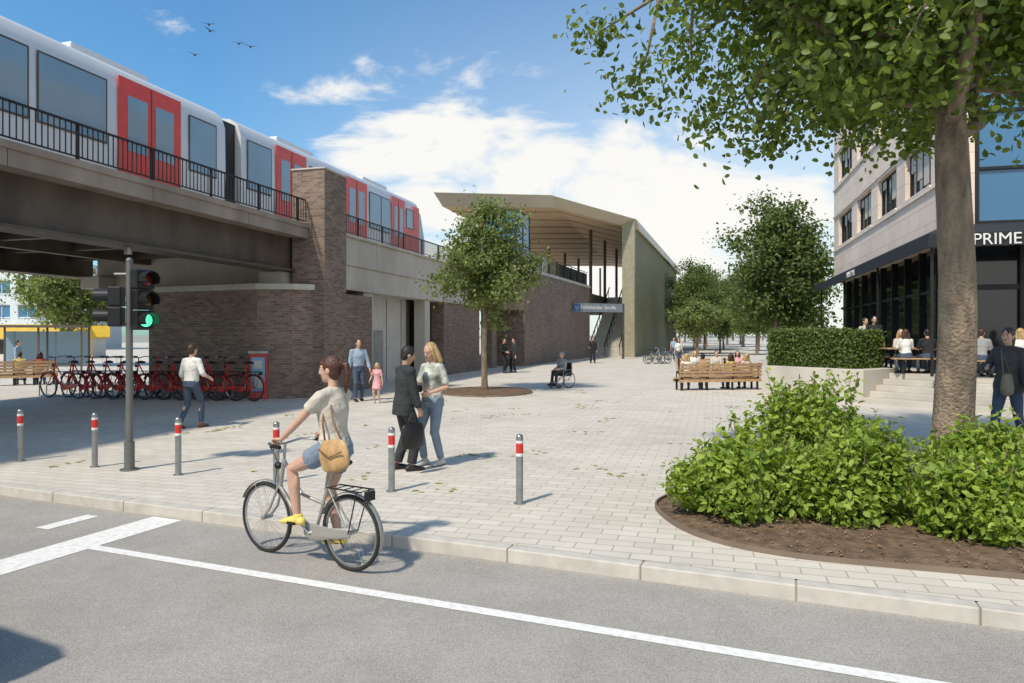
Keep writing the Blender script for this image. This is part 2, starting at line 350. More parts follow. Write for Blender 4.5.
def tree(name,loc,h,tr,cc,rad,ncl,nl,ls,m,seed=1,sig=.35,fork=None,limbs=9,low=-1.,shell=.45,wid=.36,lump=.13):
    r=np.random.default_rng(seed); g=empty(name,(loc[0],loc[1],0)); b=MB()
    cc=np.array(cc); rad=np.array(rad); fork=fork or cc[2]-rad[2]*.8
    pts=[];rr=[]
    for i in range(9):
        z=fork*i/8; k=z/fork; pts.append((.03*math.sin(z*1.3+seed),.03*math.cos(z*1.1),z-.05)); rr.append(tr*(1.0-.22*k)+tr*.35*math.exp(-z*5/ (1+tr)))
    top=V(pts[-1])
    apex=V((cc[0]*.35,cc[1]*.35,cc[2]+rad[2]*.7))
    for i in range(1,7):
        k=i/6; pts.append(tuple(top.lerp(apex,k)+V((.07*math.sin(i*2+seed),.07*math.cos(i*1.7+seed),0))*min(rad[0],2)*.5)); rr.append(tr*.66*(1-k)+.012)
    b.tube(pts,rr,n=16)
    samp=[V(p) for p in pts[9:]]
    for i in range(limbs):
        az=2*math.pi*(i*.618+.1*r.random()); st=V(pts[8]).lerp(apex,.02+.55*(i/limbs)); e=.15+.7*i/limbs
        tgt=V((cc[0]+rad[0]*.8*math.cos(az)*math.cos(e),cc[1]+rad[1]*.8*math.sin(az)*math.cos(e),cc[2]+rad[2]*(-.35+.9*e)))
        lp=[];lr=[];r0=tr*(.36-.18*i/limbs)
        for q in range(9):
            k=q/8; p=st.lerp(tgt,k); p.z+=math.sin(k*math.pi)*.12*rad[2]; p+=V(r.normal(size=3))*.03*rad[0]*(k>0)*(1 if q<8 else .3)
            lp.append(p); lr.append(r0*(1-k)**.8+.012); 
            if k>.25: samp.append(p)
        b.tube(lp,lr,n=8)
    cl=[]
    while len(cl)<ncl:
        p=r.normal(size=3); p/=np.linalg.norm(p); k=(shell+(1-shell)*r.random())
        if p[2]*k<low: continue
        k*=1+lump*math.sin(p[0]*5+seed)*math.cos(p[1]*4+p[2]*3)
        cl.append(cc+p*rad*k)
    P=[]
    for c in cl:
        c3=V(c); s0=min(samp,key=lambda q:(q-c3).length)
        mid=s0.lerp(c3,.5)+V(r.normal(size=3))*.12; b.tube([s0,mid,c3],[.02+tr*.05,.014+tr*.02,.006],n=5)
        q=r.normal(size=(nl,3))*sig*np.array([1.25,1.25,.75])*(.6+.8*r.random()); P.append(c+q)
        nn=nl//3; tt=r.random(nn)[:,None]; P.append(np.array(mid)*(1-tt)+c*tt+r.normal(size=(nn,3))*sig*.4)
    b.obj('trunk_and_branches',M_bark,g,smooth=True,uv=False,recalc=False)
    leafmesh('foliage',np.concatenate(P),ls,m,g,seed=seed,outc=cc,wid=wid)
    return g
def clone(g,name,loc,rot=0,sc=1.):
    e=empty(name,loc,rot); e.scale=(sc,sc,sc)
    for c in g.children:
        o=bpy.data.objects.new(c.name.split('.')[0],c.data); COL.objects.link(o); o.parent=e; o.location=c.location
    return e
tree('lime_tree',(5.75,9.1),9,.25,(-.3,.3,6.95),(4.55,4.2,2.6),270,145,.118,M_lf_big,seed=5,sig=.3,fork=4.5,limbs=13,shell=.3,low=-.85,wid=.36)
tree('young_maple_tree',(-.95,24.5),7,.11,(0,0,4.65),(1.85,1.85,2.15),140,120,.115,M_lf_mid,seed=3,sig=.22,fork=2.6,limbs=10,shell=.2)
tb=tree('street_tree',(16.3,43),10,.2,(0,0,6.2),(2.9,2.9,4.5),160,110,.22,M_lf_dark,seed=8,sig=.42,fork=2.3,lump=.3,shell=.3)
tm=tree('street_tree',(-28.5,45),6.5,.16,(0,0,4.6),(2.9,2.9,2.0),90,80,.24,M_lf_mid,seed=11,sig=.36,fork=2.2,lump=.25)
for i,(x,y,s,k) in enumerate([(-55,70,1.0,1),(17.5,66,.8,1),(19.6,74,.8,0),(24.5,70,.8,0),(22.6,76,.75,1),(23.5,90,1.1,0),(27,98,1.15,1),(31,88,1,0),(30.5,101,.9,1),(31,112,1.2,0),(28.6,124,1.1,0),(36,130,1.3,1),(39,118,1.25,0),(43,160,1.3,0),(49,150,1.4,1),(44,143,1.2,0),(47,190,1.5,0),(62,210,1.6,1),(39,170,1.3,0),(20.5,52,.9,0),(55,230,1.8,0),(70,260,2,0),(64,240,2,1),(82,260,2,0),(94,262,2,1),(108,280,2.2,0),(-62,95,1.2,1),(-52,110,1.4,0),(-40,120,1.4,1)]):
    clone([tb,tm][k],'street_tree',(x,y,0),i*1.3,s)
def bush(name,loc,rx,ry,h,n,ls,m,seed):
    r=np.random.default_rng(seed); g=empty(name,loc); b=MB(); P=[]; lobes=[]; nlb=20
    for i in range(15):
        a=i*2.4+r.random(); q=((i+.5)/15)**.5*.68; hh=h*(1.0-.55*q*q)*(.8+.3*r.random()); lobes.append((np.array([rx*q*math.cos(a),ry*q*math.sin(a),hh*.6]),np.array([rx*.36,ry*.36,hh*.42])))
    for i in range(5):
        a=i*1.256+r.random(); lobes.append((np.array([rx*.55*math.cos(a),ry*.55*math.sin(a),h*.24]),np.array([rx*.42,ry*.42,h*.24])))
    for c,rd in lobes:
        k=n//nlb; p=r.normal(size=(k,3)); p/=np.linalg.norm(p,axis=1)[:,None]; P.append(c+p*rd*(.7+.42*r.random((k,1))))
    for i in range(60):
        c,rd=lobes[i%15]; e=c+np.array([r.normal()*rd[0]*.7,r.normal()*rd[1]*.7,rd[2]*(.8+.5*r.random())]); b.tube([(e[0]*.15,e[1]*.15,0),(e[0]*.7,e[1]*.7,e[2]*.5),tuple(e)],[.01,.006,.003],n=4)
        tt=r.random((14,1)); P.append(e-np.array([e[0]*.2,e[1]*.2,.3])*tt+r.normal(size=(14,3))*.03)
    b.obj('stems',M_bark,g,uv=False,recalc=False)
    P=np.concatenate(P); P[:,2]=np.maximum(P[:,2],.06)
    leafmesh('leaves',P,ls,m,g,seed=seed,up=.45,wid=.3,outc=np.array([0,0,h*.2])); return g
for i,(x,y,rx,ry,h,n) in enumerate([(2.5,7.6,.8,.65,.9,6400),(3.6,7.35,.72,.55,.98,6000),(3.75,8.7,.92,.65,1.36,6400),(4.5,6.7,.62,.5,.82,5200),(5.2,7.7,.7,.6,1.05,5200),(6.2,6.9,.75,.6,1.0,5200),(7.2,8.3,.9,.7,1.2,4600)]):
    bush('shrub',(x,y,.05),rx,ry,h,n,.08,M_lf_bush,20+i)
def flat_leaves():
    vs=[];fs=[]
    k=0
    cl=[(rng.uniform(-7,8),rng.uniform(7.2,26)) for _ in range(90)]
    for (cx,cy) in cl:
        for j in range(rng.integers(2,9)):
            x=cx+rng.normal()*.16;y=cy+rng.normal()*.16
            if x*.377+y*.926<6.4: continue
            a=rng.uniform(0,6.28); l=.05+.03*rng.random(); c,s=math.cos(a)*l,math.sin(a)*l
            vs+=[(x-c,y-s,.005),(x+s*.5,y-c*.5,.012),(x+c,y+s,.005),(x-s*.5,y+c*.5,.012)]; fs.append((k,k+1,k+2,k+3)); k+=4
    b=MB(); b.add(vs,fs); b.obj('fallen_leaves',leafmat('fallen_leaf',(.3,.33,.1),(.5,.5,.2),.1))
flat_leaves()

# ------------------------------------------------------------ viaduct
VF=Fr(-6.8,22,.268,.963)
g=empty('railway_viaduct')
b=MB(); b.fbox(VF,-34,26,-10,0,5.15,5.5)
a=-34.
while a<.9: b.fbox(VF,a,min(a+3.48,1.0),.002,.12,5.1,5.55); a+=3.5
b.fbox(VF,-34,1.0,.0,.17,5.42,5.56)
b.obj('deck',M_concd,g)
b=MB()
for bb in (-.85,-9.5): 
    b.fbox(VF,-34,1.2,bb,bb+.3,4.12,5.148); b.fbox(VF,-34,1.2,bb-.2,bb+.5,4.05,4.12)
for bb in (-3.6,-6.6): b.fbox(VF,-34,1.2,bb,bb+.25,4.45,5.147)
a=-33.5
while a<1: b.fbox(VF,a,a+.2,-9.19,-.86,4.6,5.145); a+=2.4
b.obj('steel_girders',M_steel,g)
def railing(b,F,a0,a1,bb,z,h=1.0,st=.13,post=2.0):
    b.fbox(F,a0,a1,bb-.025,bb+.025,z+h-.04,z+h); b.fbox(F,a0,a1,bb-.015,bb+.015,z+.07,z+.1)
    a=a0
    while a<a1: b.fbox(F,a,a+.018,bb-.009,bb+.009,z+.1,z+h-.04); a+=st
    a=a0
    while a<a1: b.fbox(F,a,a+.05,bb-.028,bb+.028,z,z+h-.001); a+=post
b=MB(); railing(b,VF,-34,.45,.06,5.56,h=.78); railing(b,VF,1.95,22.4,.06,5.6,h=.72)
b.obj('railing',M_black,g)
b=MB(); b.fbox(VF,.5,1.9,-.45,.72,-.05,7.3); 
b.prism([(-12.3,23.7),(-8.0,21.95),(-6.95,22.1),tuple(VF.p(.5,.3)[:2]),tuple(VF.p(1.9,.3)[:2]),tuple(VF.p(4.6,.3)[:2]),tuple(VF.p(4.6,-9)[:2])],-.05,3.43)
b.fbox(VF,13,18.6,-.7,-.05,-.05,3.6); b.fbox(VF,21,22,-.7,-.05,-.05,3.6)
b.obj('brick_piers',M_brick,g)
b=MB(); b.prism([(-12.42,23.65),(-8.02,21.83),(-6.85,22.0),tuple(VF.p(.45,.42)[:2]),tuple(VF.p(.45,-3)[:2]),tuple(VF.p(2,-9.3)[:2])],3.43,3.62)
b.fbox(VF,.9,2.2,-8.7,-.5,3.62,5.14); b.fbox(VF,.2,.9,-8.7,-7.9,3.62,4.04); b.fbox(VF,.2,.9,-1.5,-.6,3.62,4.04)
b.fbox(VF,.46,1.94,-.49,.76,7.3,7.36)
b.fbox(VF,1.92,22.5,-.7,.05,3.62,4.5)
a=1.92
while a<22.4: b.fbox(VF,a,min(22.5,a+3.42),-.75,.12,4.5,5.5); b.fbox(VF,a,min(22.5,a+3.42),-.8,.22,5.5,5.6); a+=3.44
b.fbox(VF,4.6,5.4,-.6,-.05,0,3.62); b.fbox(VF,10.6,11.2,-.6,-.05,0,3.62)
b.obj('concrete_beams',M_conc,g,bevel=.02)
b=MB(); b.fbox(VF,5.4,10.6,-1.2,-1.0,0,3.7); b.obj('infill_panels',M_infill,g)
b=MB()
for a in (6.9,8.5,10.0): b.fbox(VF,a,a+.04,-1.0,-.97,0,3.6)
b.fbox(VF,7.2,8.2,-1.0,-.985,0,2.2)
b.obj('doors',mat('grey_door',(.3,.31,.31),.5),g)
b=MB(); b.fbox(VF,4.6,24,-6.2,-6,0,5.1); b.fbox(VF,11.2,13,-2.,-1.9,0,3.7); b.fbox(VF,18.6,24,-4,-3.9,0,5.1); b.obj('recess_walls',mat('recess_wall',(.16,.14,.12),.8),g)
b=MB()
for a in (-6,-14): b.tube([VF.p(a,-.6,4.05),VF.p(a,-.6,3.9)],.09,n=10)
b.obj('underside_fittings',M_galv,g)

# ------------------------------------------------------------ train
g=empty('metro_train')
def trainbody(a0,a1,nose=0):
    b=MB(); pr=[(-2.75,5.85),(-2.7,7.2),(-2.72,8.75),(-2.85,9.12),(-3.15,9.33),(-3.7,9.42),(-4.5,9.42),(-5.05,9.33),(-5.35,9.12),(-5.48,8.75),(-5.5,7.2),(-5.45,5.85)]
    n=len(pr); vs=[]; 
    for a in [a0,a1-nose]: vs+=[VF.p(a,q[0],q[1]) for q in pr]
    k=2
    if nose:
        vs+=[VF.p(a1-(max(0,(z-7.3))/2.1)**1.5*1.0,-4.1+(bb+4.1)*.86,5.85+(z-5.85)*.97) for bb,z in pr]; k=3
    fs=[tuple(range(n-1,-1,-1)),tuple(range((k-1)*n,k*n))]
    for i in range(k-1):
        for j in range(n): fs.append((i*n+j,i*n+(j+1)%n,(i+1)*n+(j+1)%n,(i+1)*n+j))
    b.add(vs,fs); return b
M_silver=mat('train_silver',(.74,.74,.73),.35,.15,var=.05,scale=.4)
M_tred=mat('train_red',(.75,.07,.05),.3,var=.08)
M_tgl=glassmat('train_glass',(.24,.36,.45),.06)  # pale blue base colour stands in for sky reflected in the panes
b=trainbody(-28,.15); b.obj('rear_car',M_silver,g,smooth=2); b=trainbody(.95,17.4,1.3); b.obj('front_car',M_silver,g,smooth=2)
b=MB(); b.fbox(VF,.15,.95,-5.3,-2.95,6.0,9.1); b.obj('gangway',M_black,g)
b=MB(); gl=MB(); fr=MB(); sp=-2.69
def tdoor(a0,a1):
    b.fbox(VF,a0,a1,sp,sp+.02,5.95,8.95); mid=(a0+a1)/2
    for q0,q1 in ((a0+.3,mid-.15),(mid+.15,a1-.3)): gl.fbox(VF,q0,q1,sp,sp+.035,7.0,8.5)
    fr.fbox(VF,mid-.02,mid+.02,sp,sp+.03,6.0,8.9)
def twin(a0,a1,z0=7.05,z1=8.65): 
    fr.fbox(VF,a0-.05,a1+.05,sp,sp+.008,z0-.05,z1+.05); gl.fbox(VF,a0,a1,sp,sp+.015,z0,z1)
for a in (-25,-18.5,-11.4,-4.2): tdoor(a,a+2.3)
for a0,a1 in ((-22.2,-19),(-15.8,-14),(-13.8,-12),(-8.7,-6.8),(-6.5,-4.6),(-1.5,-.35)): twin(a0,a1)
for a in (2.9,8.0): tdoor(a,a+2.0)
tdoor(12.6,14.2)
for a0,a1 in ((1.3,2.6),(5.2,6.4),(6.6,7.8),(10.3,11.4),(11.5,12.4)): twin(a0,a1)
b.fbox(VF,14.2,16.05,sp,sp+.018,5.95,7.6); b.fbox(VF,15.3,16.05,sp-.03,sp+.016,7.6,8.9)
twin(14.45,15.2,7.65,8.6)
fr.fbox(VF,-28,.15,sp-.02,sp+.006,5.85,6.05); fr.fbox(VF,.95,16,sp-.02,sp+.006,5.85,6.05)
b.obj('red_doors',M_tred,g); gl.obj('windows',M_tgl,g); fr.obj('trim',M_steel,g)
b=MB()
for a in (-24,-15,-7,-1.5,3,14): 
    for q in (0,1.9): b.tube([VF.p(a+q,-2.95,5.85),VF.p(a+q,-2.8,5.85)],.3,n=16)
b.obj('wheels',M_steel,g)
b=MB()
for a in (-26,-19,-12,-5,4,11): b.fbox(VF,a,a+2.6,-4.8,-3.4,9.42,9.62)
b.obj('roof_units',M_silver,g,bevel=.05)
b=MB(); 
for bb in (-3.2,-4.7,-7,-8.5): b.fbox(VF,-34,60,bb-.04,bb+.04,5.5,5.6)
b.obj('rail_tracks',M_steel)

# ------------------------------------------------------------ station
g=empty('metro_station')
W0=V((.8,45,0)); W1=V((7,63,0)); TF=Fr(.8,45,6.2,18)
LW=(W1-W0).length
b=MB(); b.fbox(TF,0,LW,-.5,0,-.05,6.2); b.prism([(.8,45),(.3,45.1),tuple(VF.p(22.5,-.1)[:2]),tuple(VF.p(22.5,.1)[:2])],3.6,6.2)
b.fbox(TF,0,.5,-3,-.5,-.05,6.2)
b.obj('brick_wall',M_brick,g)
b=MB(); b.fbox(TF,-.05,LW+.05,-.58,.08,6.2,6.4); b.obj('wall_coping',M_conc,g)
b=MB(); b.fbox(TF,0,LW,-.3,-.26,6.4,7.5); b.obj('glass_balustrade',M_dglass,g)
b=MB(); railing(b,TF,0,LW,-.2,6.42,h=1.2,st=1.1,post=2.2); b.obj('balustrade_frame',M_black,g)
b=MB(); b.prism([(.3,45.2),(6.4,63),(24,116),(2,110),tuple(VF.p(23,-10)[:2]),tuple(VF.p(22.5,0)[:2])],5.2,5.95); b.obj('platform',M_concd,g)
GF=Fr(10.4,63.6,.305,.952)
b=MB(); b.fbox(GF,0,47,0,.5,0,12.35)
b.obj('side_wall',M_bronze,g)
b=MB(); a=0
while a<47: b.fbox(GF,a,a+.14,.502,.74,0.05,12.3); a+=.62
for z in (2.4,4.8,7.2,9.6): b.fbox(GF,0,47,.501,.64,z,z+.1)
b.obj('wall_fins',mat('bronze_fins',(.34,.325,.2),.45,.15),g)
b=MB(); b.fbox(GF,-.6,-.002,-.3,.8,0,12.35); b.obj('front_frame',mat('frame_tan',(.33,.3,.21),.5,.1),g)
A=(-5.6,50,12.2);M_=(3.2,57.5,13.5);Bp=(11.2,62.9,12.4); B2=(27,112,12.4); M2=(16,112,13.8); A2=(6.5,100,12.6)
b=MB(); th=.75
top=[A,M_,Bp,B2,M2,A2]; vs=[V(p) for p in top]+[V(p)-V((0,0,th)) for p in top]
for i in range(3): vs[6+i]+=V((.5,1.5,0))
b.add(vs,[(0,1,4,5),(1,2,3,4),(2,3,9,8),(3,4,10,9),(4,5,11,10),(5,0,6,11),(0,1,7,6),(1,2,8,7)],0)
b.obj('roof_shell',M_fascia,g)
b=MB(); b.add(vs[6:],[(0,1,4,5),(1,2,3,4)]); b.obj('soffit',M_brass,g)
b=MB()
for i in range(12):
    k=(i+.5)/12
    pa=V(vs[6]).lerp(V(vs[11]),k); pm=V(vs[7]).lerp(V(vs[10]),k); pb=V(vs[8]).lerp(V(vs[9]),k); dz=V((0,0,-.03)); 
    b.tube([pa+dz,pm+dz,pb+dz],.05,.03,n=4)
b.obj('soffit_joints',mat('soffit_joint',(.5,.37,.23),.5),g)
b=MB()
for i in range(6):
    for (q0,bb) in ((6,-4.5),(6,-11.)):
        p=GF.p(q0+i*8,bb,0); b.tube([(p.x,p.y,5.9),(p.x,p.y,12.6)],.16,n=10)
b.obj('roof_columns',M_steel,g)
b=MB(); p=TF.p(1.5,-2.2); KF=Fr(p.x,p.y,6.2,18)
b.fbox(KF,0,3,-1.1,1.1,6.0,10.3); b.obj('lift_tower',M_blue,g)
b=MB()
for aa in (0,1.5,3): 
    for bb in (-1.13,1.07): b.fbox(KF,aa-.05,aa+.05,bb,bb+.07,5.9,10.35)
b.fbox(KF,-.06,3.06,-1.15,1.15,10.3,10.45); b.fbox(KF,-.06,3.06,-1.15,1.15,8.1,8.2); b.obj('lift_frame',M_black,g)
b=MB(); b.fbox(GF,2,44,-16,-15.7,5.9,7.2)
for i in range(7): b.tube([GF.p(3+6*i,-15.8,5.9),GF.p(3+6*i,-15.8,12)],.15,n=8)
b.obj('far_platform_screen',M_steel,g)
b=MB()
for i in range(35): b.fbox(GF,-1+i*.3,10.2,-3.3,-.3,.17*i,.17*(i+1))
b.obj('staircase',mat('stair_stone',(.45,.42,.37),.8),g)
b=MB()
for bb in (-3.2,-1.8,-.45):
    b.tube([GF.p(-1.3,bb,1.0),GF.p(9.5,bb,7.0)],.06,n=8)
    for i in range(9): b.tube([GF.p(-1+i*1.25,bb,.17+.17*i*1.25/.3),GF.p(-1+i*1.25,bb,1.15+.555*i*1.25)],.03,n=5)
b.obj('handrails',M_black,g)
gs=empty('station_sign')
b=MB(); SG=Fr(4.95,56.85,.925,.38)
b.fbox(SG,0,4.6,0,.12,3.9,4.6); b.obj('panel',mat('sign_grey',(.2,.24,.27),.4),gs)
an=math.atan2(SG.d[1],SG.d[0])
text('Fuhlsbüttler Straße','lettering',.43,SG.p(.65,.135,4.12),an,M_white,gs)
b=MB(); b.fbox(SG,.05,.55,.12,.15,4.0,4.5); b.obj('logo_square',mat('sign_blue',(.02,.12,.4),.4),gs); text('U','logo_letter',.42,SG.p(.14,.165,4.1),an,M_white,gs)
b=MB(); b.fbox(SG,4.62,4.77,-.02,.12,0,4.62); b.obj('post',M_steel,gs)

# ------------------------------------------------------------ facades with real openings
def facade(g,F,a0,a1,z0,z1,rows,cols,bface,sgn,mw,mg,mf,th=.35,mull=1.2,blind=None,sill=None):
    w=MB(); gl=MB(); fr=MB(); bl=MB(); sl=MB(); bi=bface-sgn*th; rr=random.Random(5)
    def bx(M,x0,x1,b0,b1,za,zb): M.fbox(F,x0,x1,min(b0,b1),max(b0,b1),za,zb)
    zs=[z0]
    for (zb,zt) in rows: 
        bx(w,a0,a1,bface,bi,zs[-1],zb)
        if sill: bx(sl,a0,a1,bface+sgn*.07,bface,zb-.2,zb-.1); bx(sl,a0,a1,bface+sgn*.07,bface,zt+.1,zt+.2)
        xs=a0
        for (c0,c1) in cols:
            bx(w,xs,c0,bface,bi,zb,zt); xs=c1
            gi=bface-sgn*.22
            bx(gl,c0,c1,gi,gi-sgn*.03,zb,zt)
            for (p,q,r_,s_) in ((c0,c1,zb,zb+.07),(c0,c1,zt-.07,zt),(c0,c0+.07,zb+.07,zt-.07),(c1-.07,c1,zb+.07,zt-.07)): bx(fr,p,q,gi+sgn*.06,gi,r_,s_)
            k=max(1,round((c1-c0)/mull))
            for i in range(1,k): x=c0+(c1-c0)*i/k; bx(fr,x-.03,x+.03,gi+sgn*.05,gi,zb+.07,zt-.07)
            if blind:
                for i in range(k):
                    if rr.random()<.8: hh=(zt-zb)*rr.choice([.2,.35,.35,.6,.8]); x0=c0+(c1-c0)*i/k+.05; x1=c0+(c1-c0)*(i+1)/k-.05; bx(bl,x0,x1,gi+sgn*.03,gi+sgn*.005,zt-.08-hh,zt-.08)
            bx(w,c0-.05,c1+.05,bface+sgn*.06,bface,zb-.08,zb-.01)
        bx(w,xs,a1,bface,bi,zb,zt); zs.append(zt)
    bx(w,a0,a1,bface,bi,zs[-1],z1)
    w.obj('walls',mw,g); gl.obj('window_glass',mg,g); fr.obj('window_frames',mf,g)
    if blind and bl.v: bl.obj('window_blinds',blind,g)
    if sill: sl.obj('string_courses',sill,g)
g=empty('office_building')
BF=Fr(13,21,.268,.963)
M_clad=brickmat('facade_panels',(.8,.64,.52),(.86,.71,.59),(.52,.42,.34),1.2,.62,.012,stain=.1,bump=.3)
facade(g,BF,0,19,4.9,17,[(6.8,8.4),(10.2,11.8),(13.6,15.2)],[(1.4,4.4),(5.6,8.6),(9.8,12.8),(14,17.6)],0,-1,M_clad,M_glass,M_black,mull=.75,blind=mat('blind_fabric',(.55,.5,.43),.8),sill=mat('stone_band',(.8,.7,.6),.7))
b=MB(); b.fbox(BF,.36,18.9,.36,22,4.9,17.2,); b.obj('core',M_clad,g)
b=MB(); b.fbox(BF,0,19,.5,.6,.85,4.9); b.obj('shop_glass',M_dglass,g)
b=MB(); a=0.36
while a<19.1: b.fbox(BF,a-.06,a+.06,.38,.5,.85,4.9); a+=1.9
b.fbox(BF,.4,19,.4,.499,3.4,3.5); b.fbox(BF,.4,19,.41,.498,.86,1.25)
b.fbox(BF,-.02,.3,.0,.34,.85,4.9)
b.obj('shop_frames',M_black,g)
b=MB(); b.fbox(BF,.12,.3,.8,22,5.3,17); b.obj('blue_glass_front',M_blue,g)
b=MB(); b.fbox(BF,0.003,.34,.36,.78,4.9,17); b.obj('corner_pier',M_clad,g)
b=MB(); b.fbox(BF,.12,.3,.4,22,.85,4.9,0); b.obj('front_shop_glass',M_dglass,g)
b=MB()
for i in range(13): b.fbox(BF,.02,.12,.85+i*1.6-.05,.85+i*1.6+.05,5.3,17)
for z in (5.3,6.9,8.6,10.3,12,13.7,15.4): b.fbox(BF,.04,.118,.9,22,z,z+.09)
for i in range(12): b.fbox(BF,.0,.12,.45+i*1.5,.55+i*1.5,.86,4.9)
b.fbox(BF,.02,.119,.55,22,3.35,3.5)
b.obj('front_mullions',M_black,g)
g2=empty('awning')
b=MB()
aw=[BF.p(-2.1,-1.0,4.75),BF.p(19,-1.0,4.75),BF.p(19,0,5.3),BF.p(0,0,5.3),BF.p(-2.1,22,4.75),BF.p(0,22,5.3)]
lo=[p-V((0,0,.06)) for p in aw]
b.add(aw+lo,[(0,1,2,3),(0,3,5,4),(6,9,8,7),(6,10,11,9),(0,6,7,1),(0,4,10,6),(1,7,8,2)])
b.fbox(BF,-2.12,19,-1.03,-1.0,4.4,4.78); b.fbox(BF,-2.15,-2.12,-1.03,22,4.4,4.78)
b.obj('canopy_fabric',mat('awning_fabric',(.018,.02,.025),.8,bump=.2),g2)
b=MB()
for a in (-1.9,4.5,11,17.5): b.fbox(BF,a,a+.07,-.9,-.83,.85,4.7)
b.obj('posts',M_black,g2)
fa=math.atan2(BF.r[1],BF.r[0])
text('PRIME TIME','front_lettering',.44,BF.p(-2.17,.02,4.44),fa,M_white,g2)
text('PRIME TIME','side_lettering',.34,BF.p(9.5,-1.04,4.47),fa-math.pi/2,M_white,g2)
g=empty('terrace_steps'); e=V((.56,-.83,0)).normalized(); mm=V((.83,.56,0)).normalized(); S0=V((10.25,20.45,0))
b=MB()
for i in range(5):
    o=.36*i; pts=[S0+mm*o,S0+e*9+mm*o,S0+e*9+mm*1.9,S0+mm*1.9]; b.prism([(p.x,p.y) for p in pts],.17*i+(-.02 if i==0 else 0),.17*(i+1))
b.obj('steps',M_conc,g,bevel=.012)
b=MB(); q=[S0+mm*1.9,S0+e*9+mm*1.9,V((34,18,0)),V((24,46,0)),V((19,46,0))]; b.prism([(p.x,p.y) for p in q],0,.85); b.obj('terrace_floor',M_kerb,g)
g=empty('planter'); Pq=[V((8.35,23.4,0)),V((10.25,20.42,0)),V((11.9,21.6,0)),V((18.4,44,0)),V((16.1,44,0))]
b=MB(); b.prism([(p.x,p.y) for p in Pq],-.02,.98); b.obj('concrete_wall',M_conc,g,bevel=.015)
g=empty('hedge'); H=[V((8.75,23.6,0)),V((10.3,21.1,0)),V((11.6,22.0,0)),V((18.0,43.5,0)),V((16.5,43.5,0))]
b=MB(); c=sum(H,V())/5
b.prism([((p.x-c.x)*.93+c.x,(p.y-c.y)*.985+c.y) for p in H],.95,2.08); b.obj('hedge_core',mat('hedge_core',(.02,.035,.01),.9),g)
P=[]
for i in range(5):
    p,q=H[i],H[(i+1)%5]; n=int((q-p).length*(2000 if i in(0,1) else 350 if i!=4 else 900)); t=rng.random((n,1)); z=rng.uniform(.98,2.16,(n,1))
    pos=np.array(p)*(1-t)+np.array(q)*t+rng.normal(size=(n,3))*.055; pos[:,2]=z[:,0]; P.append(pos)
n=9000; t=rng.random((n,1)); u=rng.random((n,1)); t=t**1.5
lft=np.array(H[0])*(1-t)+np.array(H[4])*t; rgt=np.array(H[1])*(1-t)+np.array(H[3])*t
pos=lft*(1-u)+rgt*u+rng.normal(size=(n,3))*.04; pos[:,2]=2.13+rng.normal(size=n)*.045; P.append(pos)
leafmesh('hedge_leaves',np.concatenate(P),.08,M_lf_hedge,g,up=.35,seed=4,outc=np.array([c.x,c.y,1.5]))

# ------------------------------------------------------------ left background
g=empty('office_block'); OF=Fr(-100,92,1,0)
facade(g,OF,0,42,0,11.5,[(1,3),(4.3,6),(7.4,9.2)],[(1+i*3.4,3.4+i*3.4) for i in range(12)],0,1,mat('pale_render',(.62,.68,.7),.7),M_blue,M_white)
b=MB(); b.fbox(OF,0,42,-12,-.36,0,11.7); b.obj('core',_mc['pale_render'],g)
g=empty('brick_apartment_house'); OF=Fr(-56,120,1,0)
facade(g,OF,0,40,0,12,[(1,3),(4.3,6),(7.4,9.2)],[(1+i*3.2,2.8+i*3.2) for i in range(12)],0,1,M_brick,M_glass,M_white)
b=MB(); b.fbox(OF,0,40,-12,-.36,0,12.2); b.obj('core',M_brick,g)
g=empty('yellow_kiosk',(-42.5,61,0),.03)
b=MB(); b.box(-8,6,-1.8,1.8,0,1.7,0); b.box(-8.2,6.2,-2.3,2,1.7,2.9,1); b.obj('walls_and_fascia',[M_infill,mat('kiosk_yellow',(.75,.5,.08),.5)],g)
b=MB(); [b.box(-7.5+i*1.9,-6+i*1.9,-1.83,-1.8,.4,1.6) for i in range(7)]; b.obj('windows',M_dglass,g)
g=empty('bus_shelter',(-24.8,37,0),.25)
b=MB(); [b.box(x-.04,x+.04,y-.04,y+.04,0,2.4) for x in (-2,0,2) for y in (-.6,.6)]; b.box(-2.2,2.2,-.8,.8,2.4,2.52); b.box(-1.6,1.6,.2,.5,.42,.47); b.obj('frame_and_roof',M_steel,g)
b=MB(); b.box(-1.95,-.05,.58,.6,.3,2.2); b.box(.05,1.95,.58,.6,.3,2.2); b.obj('glass_panes',M_tgl,g)
b=MB(); b.box(2.3,3.2,-.05,.05,1.9,2.5); b.box(2.28,2.34,-.04,.04,0,1.9); b.obj('stop_sign',mat('sign_yellow',(.75,.5,.05),.5),g)
def wheel(b,x,y,r,w,m=0,m2=1):
    b.tube([(x,y-w/2,r),(x,y+w/2,r)],r,n=24,m=m,side=(1,0,0)); b.tube([(x,y-w/2-.01,r),(x,y+w/2+.01,r)],r*.62,n=16,m=m2,side=(1,0,0))
